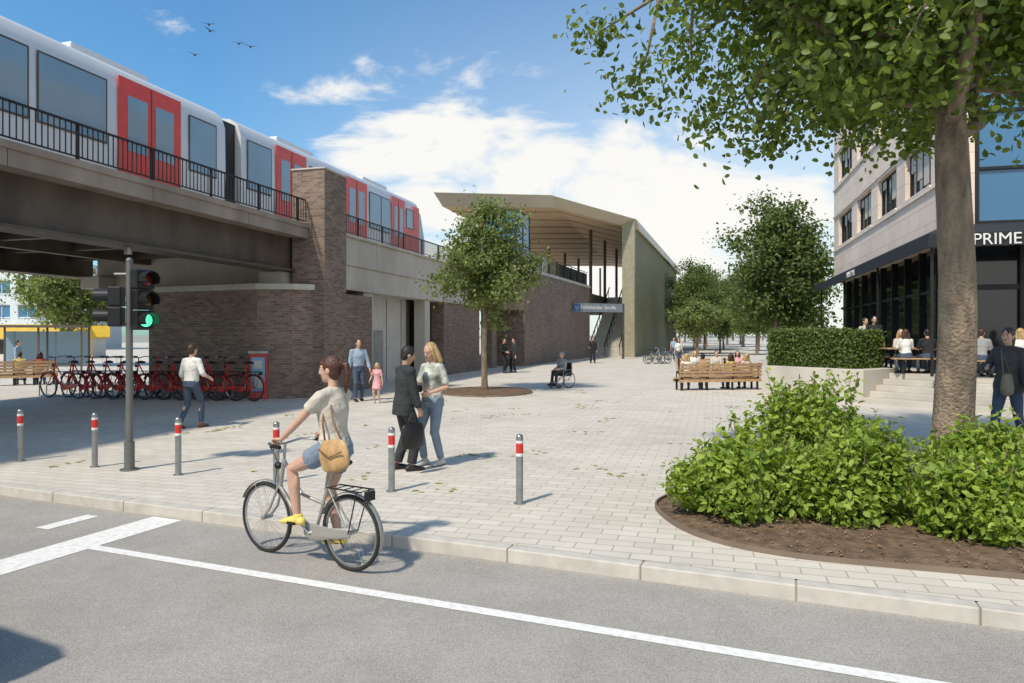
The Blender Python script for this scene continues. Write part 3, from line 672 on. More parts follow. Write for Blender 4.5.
def shadow_car(name,loc,rot,col):
    g=empty(name,loc,rot)
    def ext(b,prof,w0,w1,m=0):
        n=len(prof); zmax=max(p[1] for p in prof); zmin=min(p[1] for p in prof)
        vs=[]
        for sg in (-1,1):
            for x,z in prof: k=(z-zmin)/(zmax-zmin); vs.append((x,sg*(w0+(w1-w0)*k),z))
        b.add(vs,[tuple(range(n)),tuple(range(2*n-1,n-1,-1))]+[(i,i+n,(i+1)%n+n,(i+1)%n) for i in range(n)],m)
    b=MB(); ext(b,[(-2.15,.32),(2.1,.3),(2.2,.5),(2.15,.72),(1.95,.85),(1.0,.97),(-1.7,1.02),(-2.12,.9),(-2.2,.6)],.88,.82)
    b.obj('body',mat(name+'_paint',col,.25,.2,var=.03),g,smooth=2,bevel=.06)
    b=MB(); ext(b,[(1.05,.96),(.3,1.42),(-1.2,1.46),(-1.75,1.0)],.8,.62); b.obj('windows',M_dglass,g,smooth=2,bevel=.04)
    b=MB(); ext(b,[(.32,1.44),(-1.22,1.475),(-1.2,1.455),(.3,1.42)],.63,.62); 
    for x0,x1 in ((1.05,.3),(-.4,-.4),(-1.75,-1.2)):
        for sg in (-1,1): b.tube([(x0,sg*.81,.97),(x1,sg*.63,1.44)],.035,n=6)
    b.obj('roof_and_pillars',_mc[name+'_paint'],g)
    b=MB(); [wheel(b,x,y,.32,.2) for x in (1.35,-1.35) for y in (.78,-.78)]; b.obj('wheels',[M_rub,M_galv],g,smooth=2)
    b=MB(); [b.ell((2.08,y,.68),.1,.2,.09) for y in (.6,-.6)]; b.obj('headlights',M_white,g,smooth=True)
    b=MB(); [b.box(-2.21,-2.1,y-.18,y+.18,.72,.86) for y in (.62,-.62)]; b.obj('tail_lights',M_red,g)
    return g
ka=math.atan2(-.377,.926)
shadow_car('shadow_car',(-5.6,4.2,-.12),ka,(.12,.13,.15))  # unseen car, added out of frame so its shadow falls into view

# ------------------------------------------------------------ street furniture
for (x,y) in [(-7.8,11.1),(-6.32,10.6),(-4.77,10.0),(-3.2,9.5),(-1.54,8.95),(.09,8.3)]:
    g=empty('bollard',(x,y,0)); b=MB()
    b.tube([(0,0,-.02),(0,0,.80)],.042,n=20); b.tube([(0,0,.80),(0,0,.815),(0,0,.825)],[.042,.036,.02],n=20); b.tube([(0,0,0),(0,0,.012)],.07,n=20)
    b.obj('post',M_galv,g,smooth=2)
    b=MB(); b.tube([(0,0,.60),(0,0,.72)],.0435,n=20); b.obj('red_band',M_red,g,smooth=2)
    b=MB(); b.tube([(0,0,.565),(0,0,.60)],.0437,n=20);b.tube([(0,0,.72),(0,0,.75)],.0437,n=20); b.obj('white_band',M_white,g,smooth=2)
def emis(name,col,st):
    m,nt,b=nmat(name); b.inputs['Base Color'].default_value=(*col,1); b.inputs['Emission Color'].default_value=(*col,1); b.inputs['Emission Strength'].default_value=st; return m
g=empty('traffic_light',(-5.67,10.37,0))
b=MB(); b.tube([(0,0,-.02),(0,0,3.1)],[.052,.045],n=16); b.tube([(0,0,0),(0,0,.42)],.072,n=16); b.tube([(0,0,.0),(0,0,.02)],.13,n=16); b.ell((0,0,3.1),.05,.05,.05)
b.tube([(-.22,0,2.9),(.25,0,2.9)],.025,n=8);b.tube([(-.22,0,2.15),(.25,0,2.15)],.025,n=8)
b.obj('pole',mat('pole_grey',(.18,.18,.17),.5,.4),g,smooth=2)
def head(cx,cz,face,n3,on):
    hb=MB(); vis=MB(); len_=MB(); lit=MB(); rd=MB(); f=V((math.cos(face),math.sin(face),0)); r=V((-f.y,f.x,0))
    h=.3*n3; c=V((cx,0,cz)); 
    def P(a,b_,z): return c+f*a+r*b_+V((0,0,z))
    for q in range(n3):
        z=-h/2+.15+.3*q
        hb.hexa([P(-.1,-.14,z-.145),P(.08,-.14,z-.145),P(.08,.14,z-.145),P(-.1,.14,z-.145),P(-.1,-.14,z+.145),P(.08,-.14,z+.145),P(.08,.14,z+.145),P(-.1,.14,z+.145)])
        vs=[];k=14
        for i in range(k+1):
            a=math.radians(-35+250*i/k)
            for rr,ext_ in ((.115,0),(.115,.2),(.105,.2),(.105,0)): vs.append(P(.08+ext_,rr*math.cos(a),z+rr*math.sin(a)))
        vis.add(vs,[(4*i+j,4*(i+1)+j,4*(i+1)+(j+1)%4,4*i+(j+1)%4) for i in range(k) for j in range(4)])
        (lit if (q==on) else (rd if q==n3-1 else len_)).ell(P(.08,0,z),.1,.1,.03,ax=r,ay=V((0,0,1)),az=f)
    hb.obj('signal_head',M_black,g,bevel=.02); vis.obj('visors',M_black,g)
    if len_.v: len_.obj('lens_off',mat('dark_lens',(.08,.045,.015),.2),g,smooth=True)
    rd.obj('lens_red_off',mat('dark_red_lens',(.14,.015,.012),.2),g,smooth=True)
    if lit.v: lit.obj('lens_green',emis('green_lamp',(.1,.9,.45),1.3),g,smooth=True)
head(.2,2.52,math.radians(-35),3,0)
head(-.2,2.42,math.radians(-165),2,-1)
g=empty('information_pillar',(-7.95,22.0,0),.15); b=MB(); b.box(-.28,.28,-.14,.14,0,1.42); b.obj('casing',mat('pillar_red',(.5,.06,.05),.4),g,bevel=.03)
b=MB(); b.box(-.2,.2,-.16,-.14,.25,1.3); b.obj('front_panel',mat('pillar_blue',(.2,.42,.62),.3),g); b=MB(); b.box(-.12,.12,-.175,-.16,.95,1.2); b.box(-.12,.12,-.175,-.16,.35,.8);b.obj('screen_and_poster',M_infill,g)
b=MB(); b.box(-.3,.3,-.16,.16,1.42,1.5); b.obj('cap',M_galv,g)
def bench(name,loc,rot,ln):
    g=empty(name,loc,rot); b=MB()
    for i in range(5): b.box(-ln/2,ln/2,-.24+i*.1,-.17+i*.1,.42,.46)
    for i in range(4): 
        z=.5+i*.125; y=-.3-i*.022; b.hexa([(-ln/2,y,z),(ln/2,y,z),(ln/2,y+.03,z),(-ln/2,y+.03,z),(-ln/2,y-.018,z+.095),(ln/2,y-.018,z+.095),(ln/2,y+.012,z+.095),(-ln/2,y+.012,z+.095)])
    for y,z in ((-.27,.3),(.26,.3)): b.box(-ln/2,ln/2,y-.015,y+.015,z,z+.1)
    b.obj('wood_slats',M_wood,g)
    b=MB()
    for x in np.linspace(-ln/2+.12,ln/2-.12,4): 
        b.box(x-.03,x+.03,-.24,-.18,.0,.41); b.box(x-.03,x+.03,.17,.23,.0,.41); b.box(x-.03,x+.03,-.18,.17,.36,.415)
        b.hexa([(x-.03,-.27,.4),(x+.03,-.27,.4),(x+.03,-.24,.4),(x-.03,-.24,.4),(x-.03,-.345,.99),(x+.03,-.345,.99),(x+.03,-.31,.99),(x-.03,-.31,.99)])
    for x in (-ln/2+.12,ln/2-.12): b.tube([(x,-.3,.68),(x,.2,.68),(x,.21,.4)],.022,n=6)
    b.obj('steel_frame',M_black,g); return g
bench('wooden_bench',(7.5,25.6,0),.18,3.2); bench('wooden_bench',(8.9,30.5,0),math.pi+.12,3.4)
bench('wooden_bench',(-19.5,28,0),.5,2.2)
def table(name,loc,rot):
    g=empty(name,loc,rot); b=MB(); b.box(-1.2,1.2,-.35,.35,.72,.76); b.box(-1.2,1.2,-.8,-.5,.43,.47); b.box(-1.2,1.2,.5,.8,.43,.47); b.obj('planks',M_wood,g)
    b=MB(); [b.box(x-.03,x+.03,-.7,.7,.38,.425) for x in (-.9,.9)]; [b.box(x-.03,x+.03,y-.03,y+.03,0,.72) for x in (-.9,.9) for y in (-.25,.25)]; [b.box(x-.03,x+.03,y-.03,y+.03,0,.38) for x in (-.9,.9) for y in (-.65,.65)]; b.obj('legs',M_black,g)
TB=[(12.6,21.3,-.15),(13.6,18.9,-.95),(14.9,16.9,-.95)]
for x,y,a in TB: table('picnic_table',(x,y,.85),a)
# bicycles
def bike_meshes(detail):
    fr=MB(); ty=MB(); sp=MB(); bk=MB(); gd=MB()
    for cx in (0,1.1):
        c=(cx,0,.345); ty.torus(c,.325,.02,n=40 if detail else 24,k=8 if detail else 5); sp.torus(c,.302,.011,n=40 if detail else 24,k=6 if detail else 4)
        n=28 if detail else 12
        for i in range(n):
            a=2*math.pi*i/n; a2=a+(.35 if i%2 else -.35); y=.03 if i%4<2 else -.03
            sp.tube([(cx+.02*math.cos(a2),y,.345+.02*math.sin(a2)),(cx+.3*math.cos(a),0,.345+.3*math.sin(a))],.0013 if detail else .002,n=3)
        sp.tube([(cx,-.06,.345),(cx,.06,.345)],.02,n=10)
        a0,a1=((20,200) if cx==0 else (25,175)); pts=[(cx+.362*math.cos(math.radians(a)),0,.345+.362*math.sin(math.radians(a))) for a in np.linspace(a0,a1,18)]
        gd.tube(pts,.026,.004,side=(0,1,0),n=8)
    bb=(.44,0,.29); st=(.24,0,.86); h1=(.86,0,.92); h0=(.91,0,.66)
    fr.tube([bb,st],.016); fr.tube([h1,h0],.02); fr.tube([h0,(.7,0,.42),bb],.02); fr.tube([h1,(.62,0,.62),(.33,0,.56)],.016)
    for y in (-.045,.045):
        fr.tube([bb,(0,y,.345)],.011); fr.tube([(.28,0,.72),(0,y,.345)],.009); fr.tube([(.915,y*.6,.66),(1.0,y,.46),(1.1,y,.345)],.013)
        bk.tube([(-.02,y*1.4,.345),(-.14,y*1.8,.74)],.006,n=6); bk.tube([(-.2,y*1.8,.74),(.22,y*1.8,.74)],.007,n=6)
        gd.tube([(1.1,y*1.2,.345),(1.22,y,.68)],.003,n=4)
    for x in (-.18,-.08,.02,.12,.2): bk.tube([(x,-.08,.74),(x,.08,.74)],.005,n=5)
    fr.tube([(st[0],0,.84),(.215,0,.95)],.013); fr.tube([h1,(.845,0,1.08)],.014)
    bar=[(.62,-.28,1.1),(.74,-.27,1.1),(.84,-.2,1.105),(.87,-.06,1.08),(.85,0,1.08),(.87,.06,1.08),(.84,.2,1.105),(.74,.27,1.1),(.62,.28,1.1)]
    sp.tube(bar,.012,n=8)
    for sg in (-1,1): bk.tube([(.6,.28*sg,1.1),(.72,.272*sg,1.1)],.018,n=10); bk.tube([(.78,.25*sg,1.1),(.68,.3*sg,1.075)],.006,n=5)
    bk.tube([(.8,.1,1.1),(.95,.06,1.02),(.93,.02,.9),(.95,.03,.68)],.004,n=5)
    bk.tube([(.05,0,.965),(.13,0,.975),(.2,0,.965),(.32,0,.955)],[.07,.09,.06,.02],[.03,.035,.03,.02],side=(0,1,0),n=12,cap='round')
    gd.tube([(-.02,.055,.35),(.2,.055,.32),(.44,.055,.30),(.52,.055,.31)],[.045,.05,.085,.05],[.012]*4,side=(0,0,1),n=10,cap='round')
    for sg,(px,pz) in ((1,(.14,.10)),(-1,(-.14,-.10))):
        sp.tube([(.44,.075*sg,.29),(.44+px,.085*sg,.29+pz)],.01,n=6); bk.box(.44+px-.045,.44+px+.045,.09*sg-(0.09 if sg<0 else 0),.09*sg+(.09 if sg>0 else 0),.29+pz-.012,.29+pz+.012)
    bk.tube([(.14,.02,.3),(.0,.10,.24)] if detail else [(.3,.05,.28),(.22,.16,.02)],.007,n=5)
    bk.ell((.94,0,.86),.045,.035,.035); bk.box(-.24,-.2,-.05,.05,.66,.74)
    return fr,ty,sp,bk,gd
M_bgrey=mat('bike_grey',(.42,.41,.38),.35,.4,var=.05); M_spk=mat('chrome_spoke',(.5,.5,.5),.25,.9,var=.05)
def bicycle(name,loc,rot,paint,guard,detail=True):
    g=empty(name,loc,rot); P=bike_meshes(detail)
    for q,nm,m in zip(P,('frame','tyres','wheels_and_bars','fittings','mudguards'),(paint,M_rub,M_spk,M_black,guard)): q.obj(nm,m,g,smooth=2 if detail else False,uv=False)
    return g
BK=(-1.446,6.288,-.12); BA=math.atan2(.503,-.864)
city=bicycle('city_bicycle',BK,BA,M_bgrey,M_bgrey)
ra=math.radians(158)
rb=bicycle('rental_bicycle',(-13.6,21.9,0),ra,M_red,M_red,False); rb.scale=(1.2,1.2,1.2)
for i in range(1,11):
    clone(rb,'rental_bicycle',(-13.6+i*.58+random.uniform(-.05,.05),21.9-i*.08,0),ra+math.radians(random.uniform(-7,7)),1.2)
g=empty('bicycle_rack'); b=MB(); b.tube([(-15.4,22.9,.02),(-8.6,21.9,.02)],.05,n=6)
for i in range(12): x=-15.1+i*.58; y=22.7-i*.08; b.tube([(x,y,0),(x,y,.5),(x-.3,y+.1,.5),(x-.3,y+.1,0)],.018,n=6)
b.obj('rails',M_galv,g)
for x,y,a in ((9.3,48,.4),(10.0,48.6,.5),(10.7,49,.4),(9.8,50,.45)): clone(city,'parked_bicycle',(x,y,0),a)

# ------------------------------------------------------------ people
def skinm(n,c): 
    return mat(n,c,.5,var=.05,scale=12)
SK1=skinm('skin_light',(.6,.37,.27)); SK2=skinm('skin_tan',(.48,.28,.19))
def cloth(n,c,var=.12): return mat('cloth_'+n,c,.85,var=var,scale=7,bump=.8,bscale=9,dist=.045)
HB=mat('hair_brown',(.06,.03,.016),.45,var=.4,scale=30,bump=.8,bscale=60); HBl=mat('hair_blonde',(.45,.3,.14),.45,var=.3,scale=30,bump=.8,bscale=60); HK=mat('hair_black',(.015,.012,.011),.5,var=.3,scale=30,bump=.8); HG=mat('hair_grey',(.3,.28,.26),.6,var=.3,scale=30,bump=.8)
HR=mat('hair_auburn',(.085,.03,.016),.4,var=.5,scale=35,bump=1,bscale=60,streak=.2)
EYE=mat('eye_white',(.7,.7,.68),.2,var=0); IRIS=mat('iris',(.03,.02,.012),.2,var=0); LIP=mat('lips',(.42,.13,.11),.4,var=.05)
def ik(a,t,l1,l2,pole):
    a=V(a);t=V(t);d=t-a;D=d.length
    if D>(l1+l2)*.999: t=a+d.normalized()*(l1+l2)*.999; d=t-a;D=d.length
    x=(l1*l1-l2*l2+D*D)/(2*D); h=math.sqrt(max(0,l1*l1-x*x)); u=d.normalized(); p=V(pole)-u*V(pole).dot(u); p.normalize()
    return a+u*x+p*h,t
def samp3(p0,p1,p2,f):
    return p0.lerp(p1,f*2) if f<=.5 else p1.lerp(p2,f*2-1)
def rint(R,f):
    x=f*(len(R)-1); i=min(int(x),len(R)-2); k=x-i; return R[i]*(1-k)+R[i+1]*k
def person(name,loc,ang,H=1.75,pelvis=(0,0,.93),lean=0.,side=0.,twist=0.,handR=(.27,.05,.83),handL=(-.27,.05,.83),footR=(.11,0,0),footL=(-.11,0,0),
           toe=(0,0),footpitch=(0,0),hyaw=0,hpitch=0,female=False,top=None,jacket=None,bottom=None,shoes=None,hair='short',hm=None,skin=None,vox=.012,curl=(.35,.35),
           hdir=(None,None),pnorm=(None,None),poleA=((.5,-1,-.3),(-.5,-1,-.3)),poleL=((.15,1,0),(-.15,1,0)),face=False,bulk=1.):
    g=empty(name,loc,ang); sc=H/1.75; g.scale=(sc,sc,sc); skin=skin or SK1; hm=hm or HB
    P=V(pelvis); sp=V((side,math.sin(lean),math.cos(lean))).normalized(); rx=V((math.cos(twist),math.sin(twist),0))
    sw=.155 if female else .178; sw*=bulk
    shR=P+sp*.455+rx*sw; shL=P+sp*.455-rx*sw
    hpR=P+V((.085,0,-.02)); hpL=P+V((-.085,0,-.02))
    eR,wR=ik(shR,handR,.285,.255,poleA[0]); eL,wL=ik(shL,handL,.285,.255,poleA[1])
    ankR=V(footR)+V((0,0,.085)); ankL=V(footL)+V((0,0,.085))
    kR,aR=ik(hpR,ankR,.435,.425,poleL[0]); kL,aL=ik(hpL,ankL,.435,.425,poleL[1])
    if female: TR=[(-.1,.165,.12),(0,.168,.122),(.14,.118,.092),(.24,.13,.1),(.33,.142,.122),(.43,.135,.085),(.49,.06,.055)]; ar=[.045,.041,.034,.033,.023]; lr=[.088,.076,.052,.052,.034]
    else: TR=[(-.1,.158,.115),(0,.16,.118),(.14,.142,.105),(.24,.155,.11),(.34,.17,.12),(.43,.155,.09),(.49,.068,.06)]; ar=[.056,.05,.041,.039,.028]; lr=[.09,.08,.057,.058,.038]
    TR=[(t,a*bulk,b*bulk) for t,a,b in TR]
    def tr(t):
        for i in range(len(TR)-1):
            if t<=TR[i+1][0]: k=(t-TR[i][0])/(TR[i+1][0]-TR[i][0]); k=max(0,k); return TR[i][1]*(1-k)+TR[i+1][1]*k,TR[i][2]*(1-k)+TR[i+1][2]*k
        return TR[-1][1:]
    def torso(b,t0,t1,e,ey=None):
        ts=np.linspace(t0,t1,12); b.tube([P+sp*t+V((0,.012*math.sin(t*6),0)) for t in ts],[tr(t)[0]+e for t in ts],[tr(t)[1]+(ey if ey is not None else e) for t in ts],side=rx if t0>.1 else V((1,0,0)).lerp(rx,.5),n=20)
    def limb(b,p0,p1,p2,R,e,f0,f1,cap='flat',flare=0):
        fs=np.linspace(f0,f1,11); b.tube([samp3(p0,p1,p2,f) for f in fs],[rint(R,f)+e+flare*((f-f0)/(f1-f0)) for f in fs],n=12,cap=cap)
    def shoulders(b,e):
        b.tube([shL,P+sp*.455,shR],[ar[0]+e,.06+e,ar[0]+e],n=12,side=(0,1,0),cap='round')
        nbk=P+sp*.5
        b.tube([shL+sp*.01,nbk-sp*.01,shR+sp*.01],[ar[0]*.7+e,.05+e,ar[0]*.7+e],n=12,side=(0,1,0))
    yaw=hyaw; f=V((-math.sin(yaw)*math.cos(hpitch),math.cos(yaw)*math.cos(hpitch),math.sin(hpitch))); rr=V((math.cos(yaw),math.sin(yaw),0)); up=rr.cross(f)
    hd=(sp*.5+V((0,0,.5))+up*.3).normalized(); nb=P+sp*.48; hc=nb+hd*.20+V((0,.01,0))+f*.012
    b=MB(); torso(b,-.08,.48,0); shoulders(b,0)
    b.tube([nb-hd*.03,nb+hd*.06,hc-up*.05-f*.02],[.06,.05,.05] if not female else [.05,.043,.043],n=12,cap='round')
    for s_,e_,w_ in ((shR,eR,wR),(shL,eL,wL)): limb(b,s_,e_,w_,ar,0,0,1,'round')
    for s_,e_,w_ in ((hpR,kR,aR),(hpL,kL,aL)): 
        limb(b,s_,e_,w_,lr,0,0,1,'round')
        b.ell(samp3(s_,e_,w_,.66)+V((0,-.018,0)),.043,.045,.1)
    def footdir(tw,pt): return V((-math.sin(tw)*math.cos(pt),math.cos(tw)*math.cos(pt),math.sin(pt)))
    fd=[footdir(toe[0],footpitch[0]),footdir(toe[1],footpitch[1])]
    for an,ff in ((aR,fd[0]),(aL,fd[1])):
        dn=V((0,0,-1)); dn=(dn-ff*dn.dot(ff)).normalized(); b.tube([an+dn*.03-ff*.03,an+dn*.045+ff*.06,an+dn*.06+ff*.15],[.032,.036,.034],[.035,.028,.018],side=ff.cross(V((0,0,1))),n=12,cap='round')
    b.ell(hc+up*.02,.072,.094,.105,rr,f,up,n=20,k=14); b.ell(hc-up*.045+f*.022,.053,.066,.068,rr,f,up,n=18,k=12); b.ell(hc-up*.088+f*.055,.026,.028,.024,rr,f,up)
    b.tube([hc+up*.018+f*.086,hc-up*.012+f*.104,hc-up*.028+f*.103],[.008,.012,.015],n=8,cap='round')
    b.tube([hc+up*.032-rr*.045+f*.074,hc+up*.034+f*.09,hc+up*.032+rr*.045+f*.074],[.009,.011,.009],n=8,cap='round')
    for sg in (-1,1): b.ell(hc+rr*.074*sg-f*.008-up*.003,.011,.022,.032,rr,f,up); b.ell(hc+rr*.036*sg-up*.03+f*.058,.02,.022,.022,rr,f,up)
    for i,(wv,ev,sg) in enumerate(((wR,eR,1),(wL,eL,-1))):
        dv=V(hdir[i]).normalized() if hdir[i] else (wv-ev).normalized(); pn=V(pnorm[i]) if pnorm[i] else V((-sg,-.0,-.15)); pn=(pn-dv*pn.dot(dv)).normalized(); lat=dv.cross(pn)*sg
        q=.92 if female else 1.
        b.tube([wv-dv*.01,wv+dv*.045*q,wv+dv*.088*q],[.024*q,.037*q,.037*q],[.017*q,.0145*q,.012*q],side=lat,n=12,cap='round')
        cu=curl[i]
        for k_,(of,ln) in enumerate(((.028,.074),(.0095,.083),(-.0095,.077),(-.027,.06))):
            p=wv+dv*.086*q+lat*of*q; pl=[p]; an_=.15*cu
            for sgm,(fr_,da) in enumerate(((.45,.5),(.32,.95),(.25,.7))):
                an_+=cu*da; dcur=dv*math.cos(an_)+pn*math.sin(an_); p=p+dcur*ln*fr_*q; pl.append(p)
            b.tube(pl,[.0098*q,.009*q,.0083*q,.0068*q],n=8,cap='round',side=lat)
        p=wv+dv*.02+lat*.024*q; d1=(dv*.65+lat*.65+pn*.35).normalized(); d2=(dv*.85+lat*.15+pn*(.4+.6*cu)).normalized()
        b.tube([p,p+d1*.042*q,p+d1*.042*q+d2*.032*q,p+d1*.042*q+d2*.055*q],[.014*q,.0115*q,.0105*q,.008*q],n=8,cap='round')
    def fin(b,nm,m,vx=vox,sm=2):
        o=b.obj(nm,m,g,uv=False); md=o.modifiers.new('remesh','REMESH'); md.mode='VOXEL'; md.voxel_size=vx; md.use_smooth_shade=True
        if sm: s_=o.modifiers.new('smooth','SMOOTH'); s_.iterations=sm; s_.factor=.5
        return o
    fin(b,'body',skin,.0062 if face else (.009 if vox<.013 else .011),2 if vox<.014 else 1)
    if face:
        b=MB(); c=MB(); d_=MB()
        for sg in (-1,1):
            ec=hc+rr*.031*sg+up*.012+f*.079; b.ell(ec,.014,.012,.009,rr,f,up); c.ell(ec+f*.008,.0065,.006,.0065,rr,f,up); d_.tube([ec+up*.02-rr*.018+f*.006,ec+up*.025+f*.011,ec+up*.02+rr*.018+f*.006],.0035,n=6)
            d_.tube([ec+up*.009-rr*.014+f*.008,ec+up*.0105+f*.012,ec+up*.009+rr*.014+f*.008],.0022,n=6)
        b.obj('eyes',EYE,g,smooth=True,uv=False); c.obj('irises',IRIS,g,smooth=True,uv=False); d_.obj('eyebrows',hm,g,smooth=True,uv=False)
        b=MB(); b.ell(hc-up*.052+f*.086,.022,.009,.007,rr,f,up); b.ell(hc-up*.059+f*.084,.018,.009,.006,rr,f,up); b.obj('lips',LIP,g,smooth=True,uv=False)
    if bottom:
        m,kind=bottom; b=MB(); torso(b,-.09,.10,.014)
        ends={'trousers':.97,'jeans':.97,'shorts':.25,'capri':.78}.get(kind)
        if kind=='skirt':
            mid=(kR+kL)/2; b.tube([P+V((0,0,.08)),P-V((0,0,.05)),P.lerp(mid,.75)+V((0,0,-.02))],[.15,.185,.2],[.12,.14,.17],n=20)
        else:
            TRR={'jeans':[.098,.084,.063,.060,.05],'trousers':[.102,.092,.076,.072,.068],'shorts':[.102,.098,.09,.08,.08],'capri':[.1,.086,.064,.06,.05]}[kind]
            for s_,e_,w_ in ((hpR,kR,aR),(hpL,kL,aL)): 
                limb(b,s_,e_,w_,TRR,0,0,ends); b.ell(s_,.1,.105,.09); 
                if kind!='shorts': b.ell(e_+V((0,.004,0)),TRR[2]+.004,TRR[2]+.004,.07)
        fin(b,'trousers' if kind!='skirt' else 'skirt',m,max(vox,.011))
    if top:
        m,sl,hem=top[:3]; b=MB(); torso(b,hem,.475,.014); shoulders(b,.012)
        if sl>0:
            for s_,e_,w_ in ((shR,eR,wR),(shL,eL,wL)): limb(b,s_,e_,w_,ar,.013,0,sl,flare=.008 if sl<.6 else .002); b.ell(s_,ar[0]+.014,ar[0]+.014,ar[0]+.012)
        if len(top)>3: b.tube([nb-hd*.02,nb+hd*.035],[.066,.058],n=14)
        if female: [b.ell(P+sp*.325+rx*.062*sg+V((0,.085,0)),.056,.05,.055) for sg in (-1,1)]
        fin(b,'shirt',m,max(vox,.01))
    if jacket:
        m,hem=jacket; b=MB(); torso(b,hem,.47,.03); shoulders(b,.024)
        for s_,e_,w_ in ((shR,eR,wR),(shL,eL,wL)): limb(b,s_,e_,w_,[.062,.057,.052,.047,.042],.008,0,.95); b.ell(e_,.06,.06,.06)
        b.tube([nb-hd*.03,nb+hd*.025],[.085,.066],n=14)
        fin(b,'jacket',m,max(vox,.011))
    if shoes:
        b=MB()
        for an,ff in ((aR,fd[0]),(aL,fd[1])):
            dn=V((0,0,-1)); dn=(dn-ff*dn.dot(ff)).normalized(); sd=ff.cross(V((0,0,1)))
            b.tube([an+dn*.045-ff*.055,an+dn*.035,an+dn*.045+ff*.08,an+dn*.055+ff*.15,an+dn*.06+ff*.185],[.036,.042,.046,.047,.035],[.038,.046,.036,.027,.02],side=sd,n=14,cap='round')
            b.tube([an+dn*.03-ff*.01,an-dn*.02-ff*.015],[.045,.042],n=12)
        fin(b,'shoes',shoes,max(.008,vox*.8),1)
    b=MB(); b.ell(hc+up*.034-f*.018,.083,.1,.103,rr,f,up,n=22,k=14)
    b.ell(hc-up*.02-f*.045,.074,.062,.075,rr,f,up)
    if hair=='ponytail':
        b.ell(hc+up*.06-f*.1,.035,.035,.035,rr,f,up); b.tube([hc+up*.06-f*.1,hc+up*.05-f*.15,hc-up*.03-f*.165,hc-up*.13-f*.15,hc-up*.2-f*.145],[.02,.03,.036,.028,.008],n=12,cap='round')
        b.tube([hc+up*.06+f*.075-rr*.04,hc+up*.1+f*.05,hc+up*.06+f*.075+rr*.04],.016,n=8,cap='round')
    elif hair=='long':
        for sg in (-1,0,1):
            b.tube([hc+up*.05-f*.04+rr*.05*sg,hc-up*.05-f*.05+rr*.075*sg,hc-up*.15-f*.055+rr*.085*sg,hc-up*.26-f*.05+rr*.075*sg],[.04,.045,.045,.015],n=12,cap='round')
        for sg in (-1,1): b.tube([hc+up*.09+f*.03+rr*.03*sg,hc+up*.03+f*.03+rr*.078*sg,hc-up*.08+f*.02+rr*.082*sg,hc-up*.19+f*.03+rr*.085*sg],[.02,.022,.026,.01],n=10,cap='round')
    fin(b,'hair',hm,max(.008,vox*.8),1)
    return g
def face_to(fx,fy): return math.atan2(-fx,fy)
c_beige=cloth('beige',(.58,.52,.44)); c_denim=cloth('denim',(.2,.26,.34)); c_denimd=cloth('dark_denim',(.06,.085,.13)); c_suit=cloth('suit',(.032,.034,.038)); c_white=cloth('white',(.72,.7,.66)); c_blue=cloth('blue_shirt',(.3,.38,.48)); c_grey=cloth('grey',(.3,.3,.3)); c_black=cloth('black',(.015,.015,.017)); c_pink=cloth('pink',(.7,.36,.38)); c_yel=cloth('mustard',(.6,.45,.15)); c_brown=cloth('tan',(.36,.24,.14)); c_red=cloth('red',(.4,.06,.05))
c_flor=cloth('floral',(.45,.47,.42),.6); 
shoe_y=mat('shoe_yellow',(.75,.58,.14),.6); shoe_b=mat('shoe_black',(.02,.02,.02),.35); shoe_w=mat('shoe_white',(.6,.6,.58),.6); shoe_br=mat('shoe_brown',(.15,.07,.03),.5)
person('cyclist',BK,BA-math.pi/2,1.8,pelvis=(0,.19,1.07),lean=.05,handR=(.268,.605,1.115),handL=(-.268,.605,1.115),footR=(.12,.265,.16),footL=(-.12,.535,.355),
  hyaw=.3,female=True,top=(c_beige,.28,.0),bottom=(c_denim,'shorts'),shoes=shoe_y,hair='ponytail',hm=HR,skin=SK1,face=True,vox=.009,curl=(1.25,1.25),
  hdir=((0,1,-.05),(0,1,-.05)),pnorm=((0,0,-1),(0,0,-1)),poleA=((.7,-.6,-.8),(-.7,-.6,-.8)),footpitch=(-.15,-.05))
g=empty('handbag',BK,BA-math.pi/2); b=MB()
b.tube([(-.21,-.02,.97),(-.21,0,1.06),(-.21,.01,1.15),(-.21,.015,1.19)],[.16,.185,.165,.13],[.05,.06,.045,.02],side=(0,1,0),n=18,cap='round')
o=b.obj('bag_body',mat('tan_leather',(.5,.31,.14),.5,var=.25,scale=12,bump=.3),g,smooth=True); md=o.modifiers.new('s','SUBSURF'); md.levels=1; md.render_levels=1
b=MB(); b.tube([(-.21,-.11,1.17),(-.17,.05,1.35),(-.1,.15,1.5),(.03,.2,1.6),(.11,.2,1.53)],.009,n=6); b.tube([(-.21,.11,1.18),(-.17,.18,1.35),(-.11,.22,1.5),(.02,.25,1.59)],.009,n=6); b.tube([(-.27,-.14,1.12),(-.28,0,1.06),(-.27,.13,1.12)],.007,n=6); b.obj('straps',mat('leather_strap',(.2,.1,.05),.5),g,smooth=True)
person('businessman',(-1.6,10.35,0),face_to(.75,.45),1.85,lean=.05,handR=(.2,.15,.85),handL=(-.12,.36,1.12),footR=(.12,.06,0),footL=(-.11,-.06,0),hyaw=-.1,hpitch=-.35,top=(c_white,.9,.0,1),jacket=(c_suit,-.16),bottom=(c_suit,'trousers'),shoes=shoe_b,hm=HK,skin=SK2,face=True,vox=.01,curl=(1.2,.5))
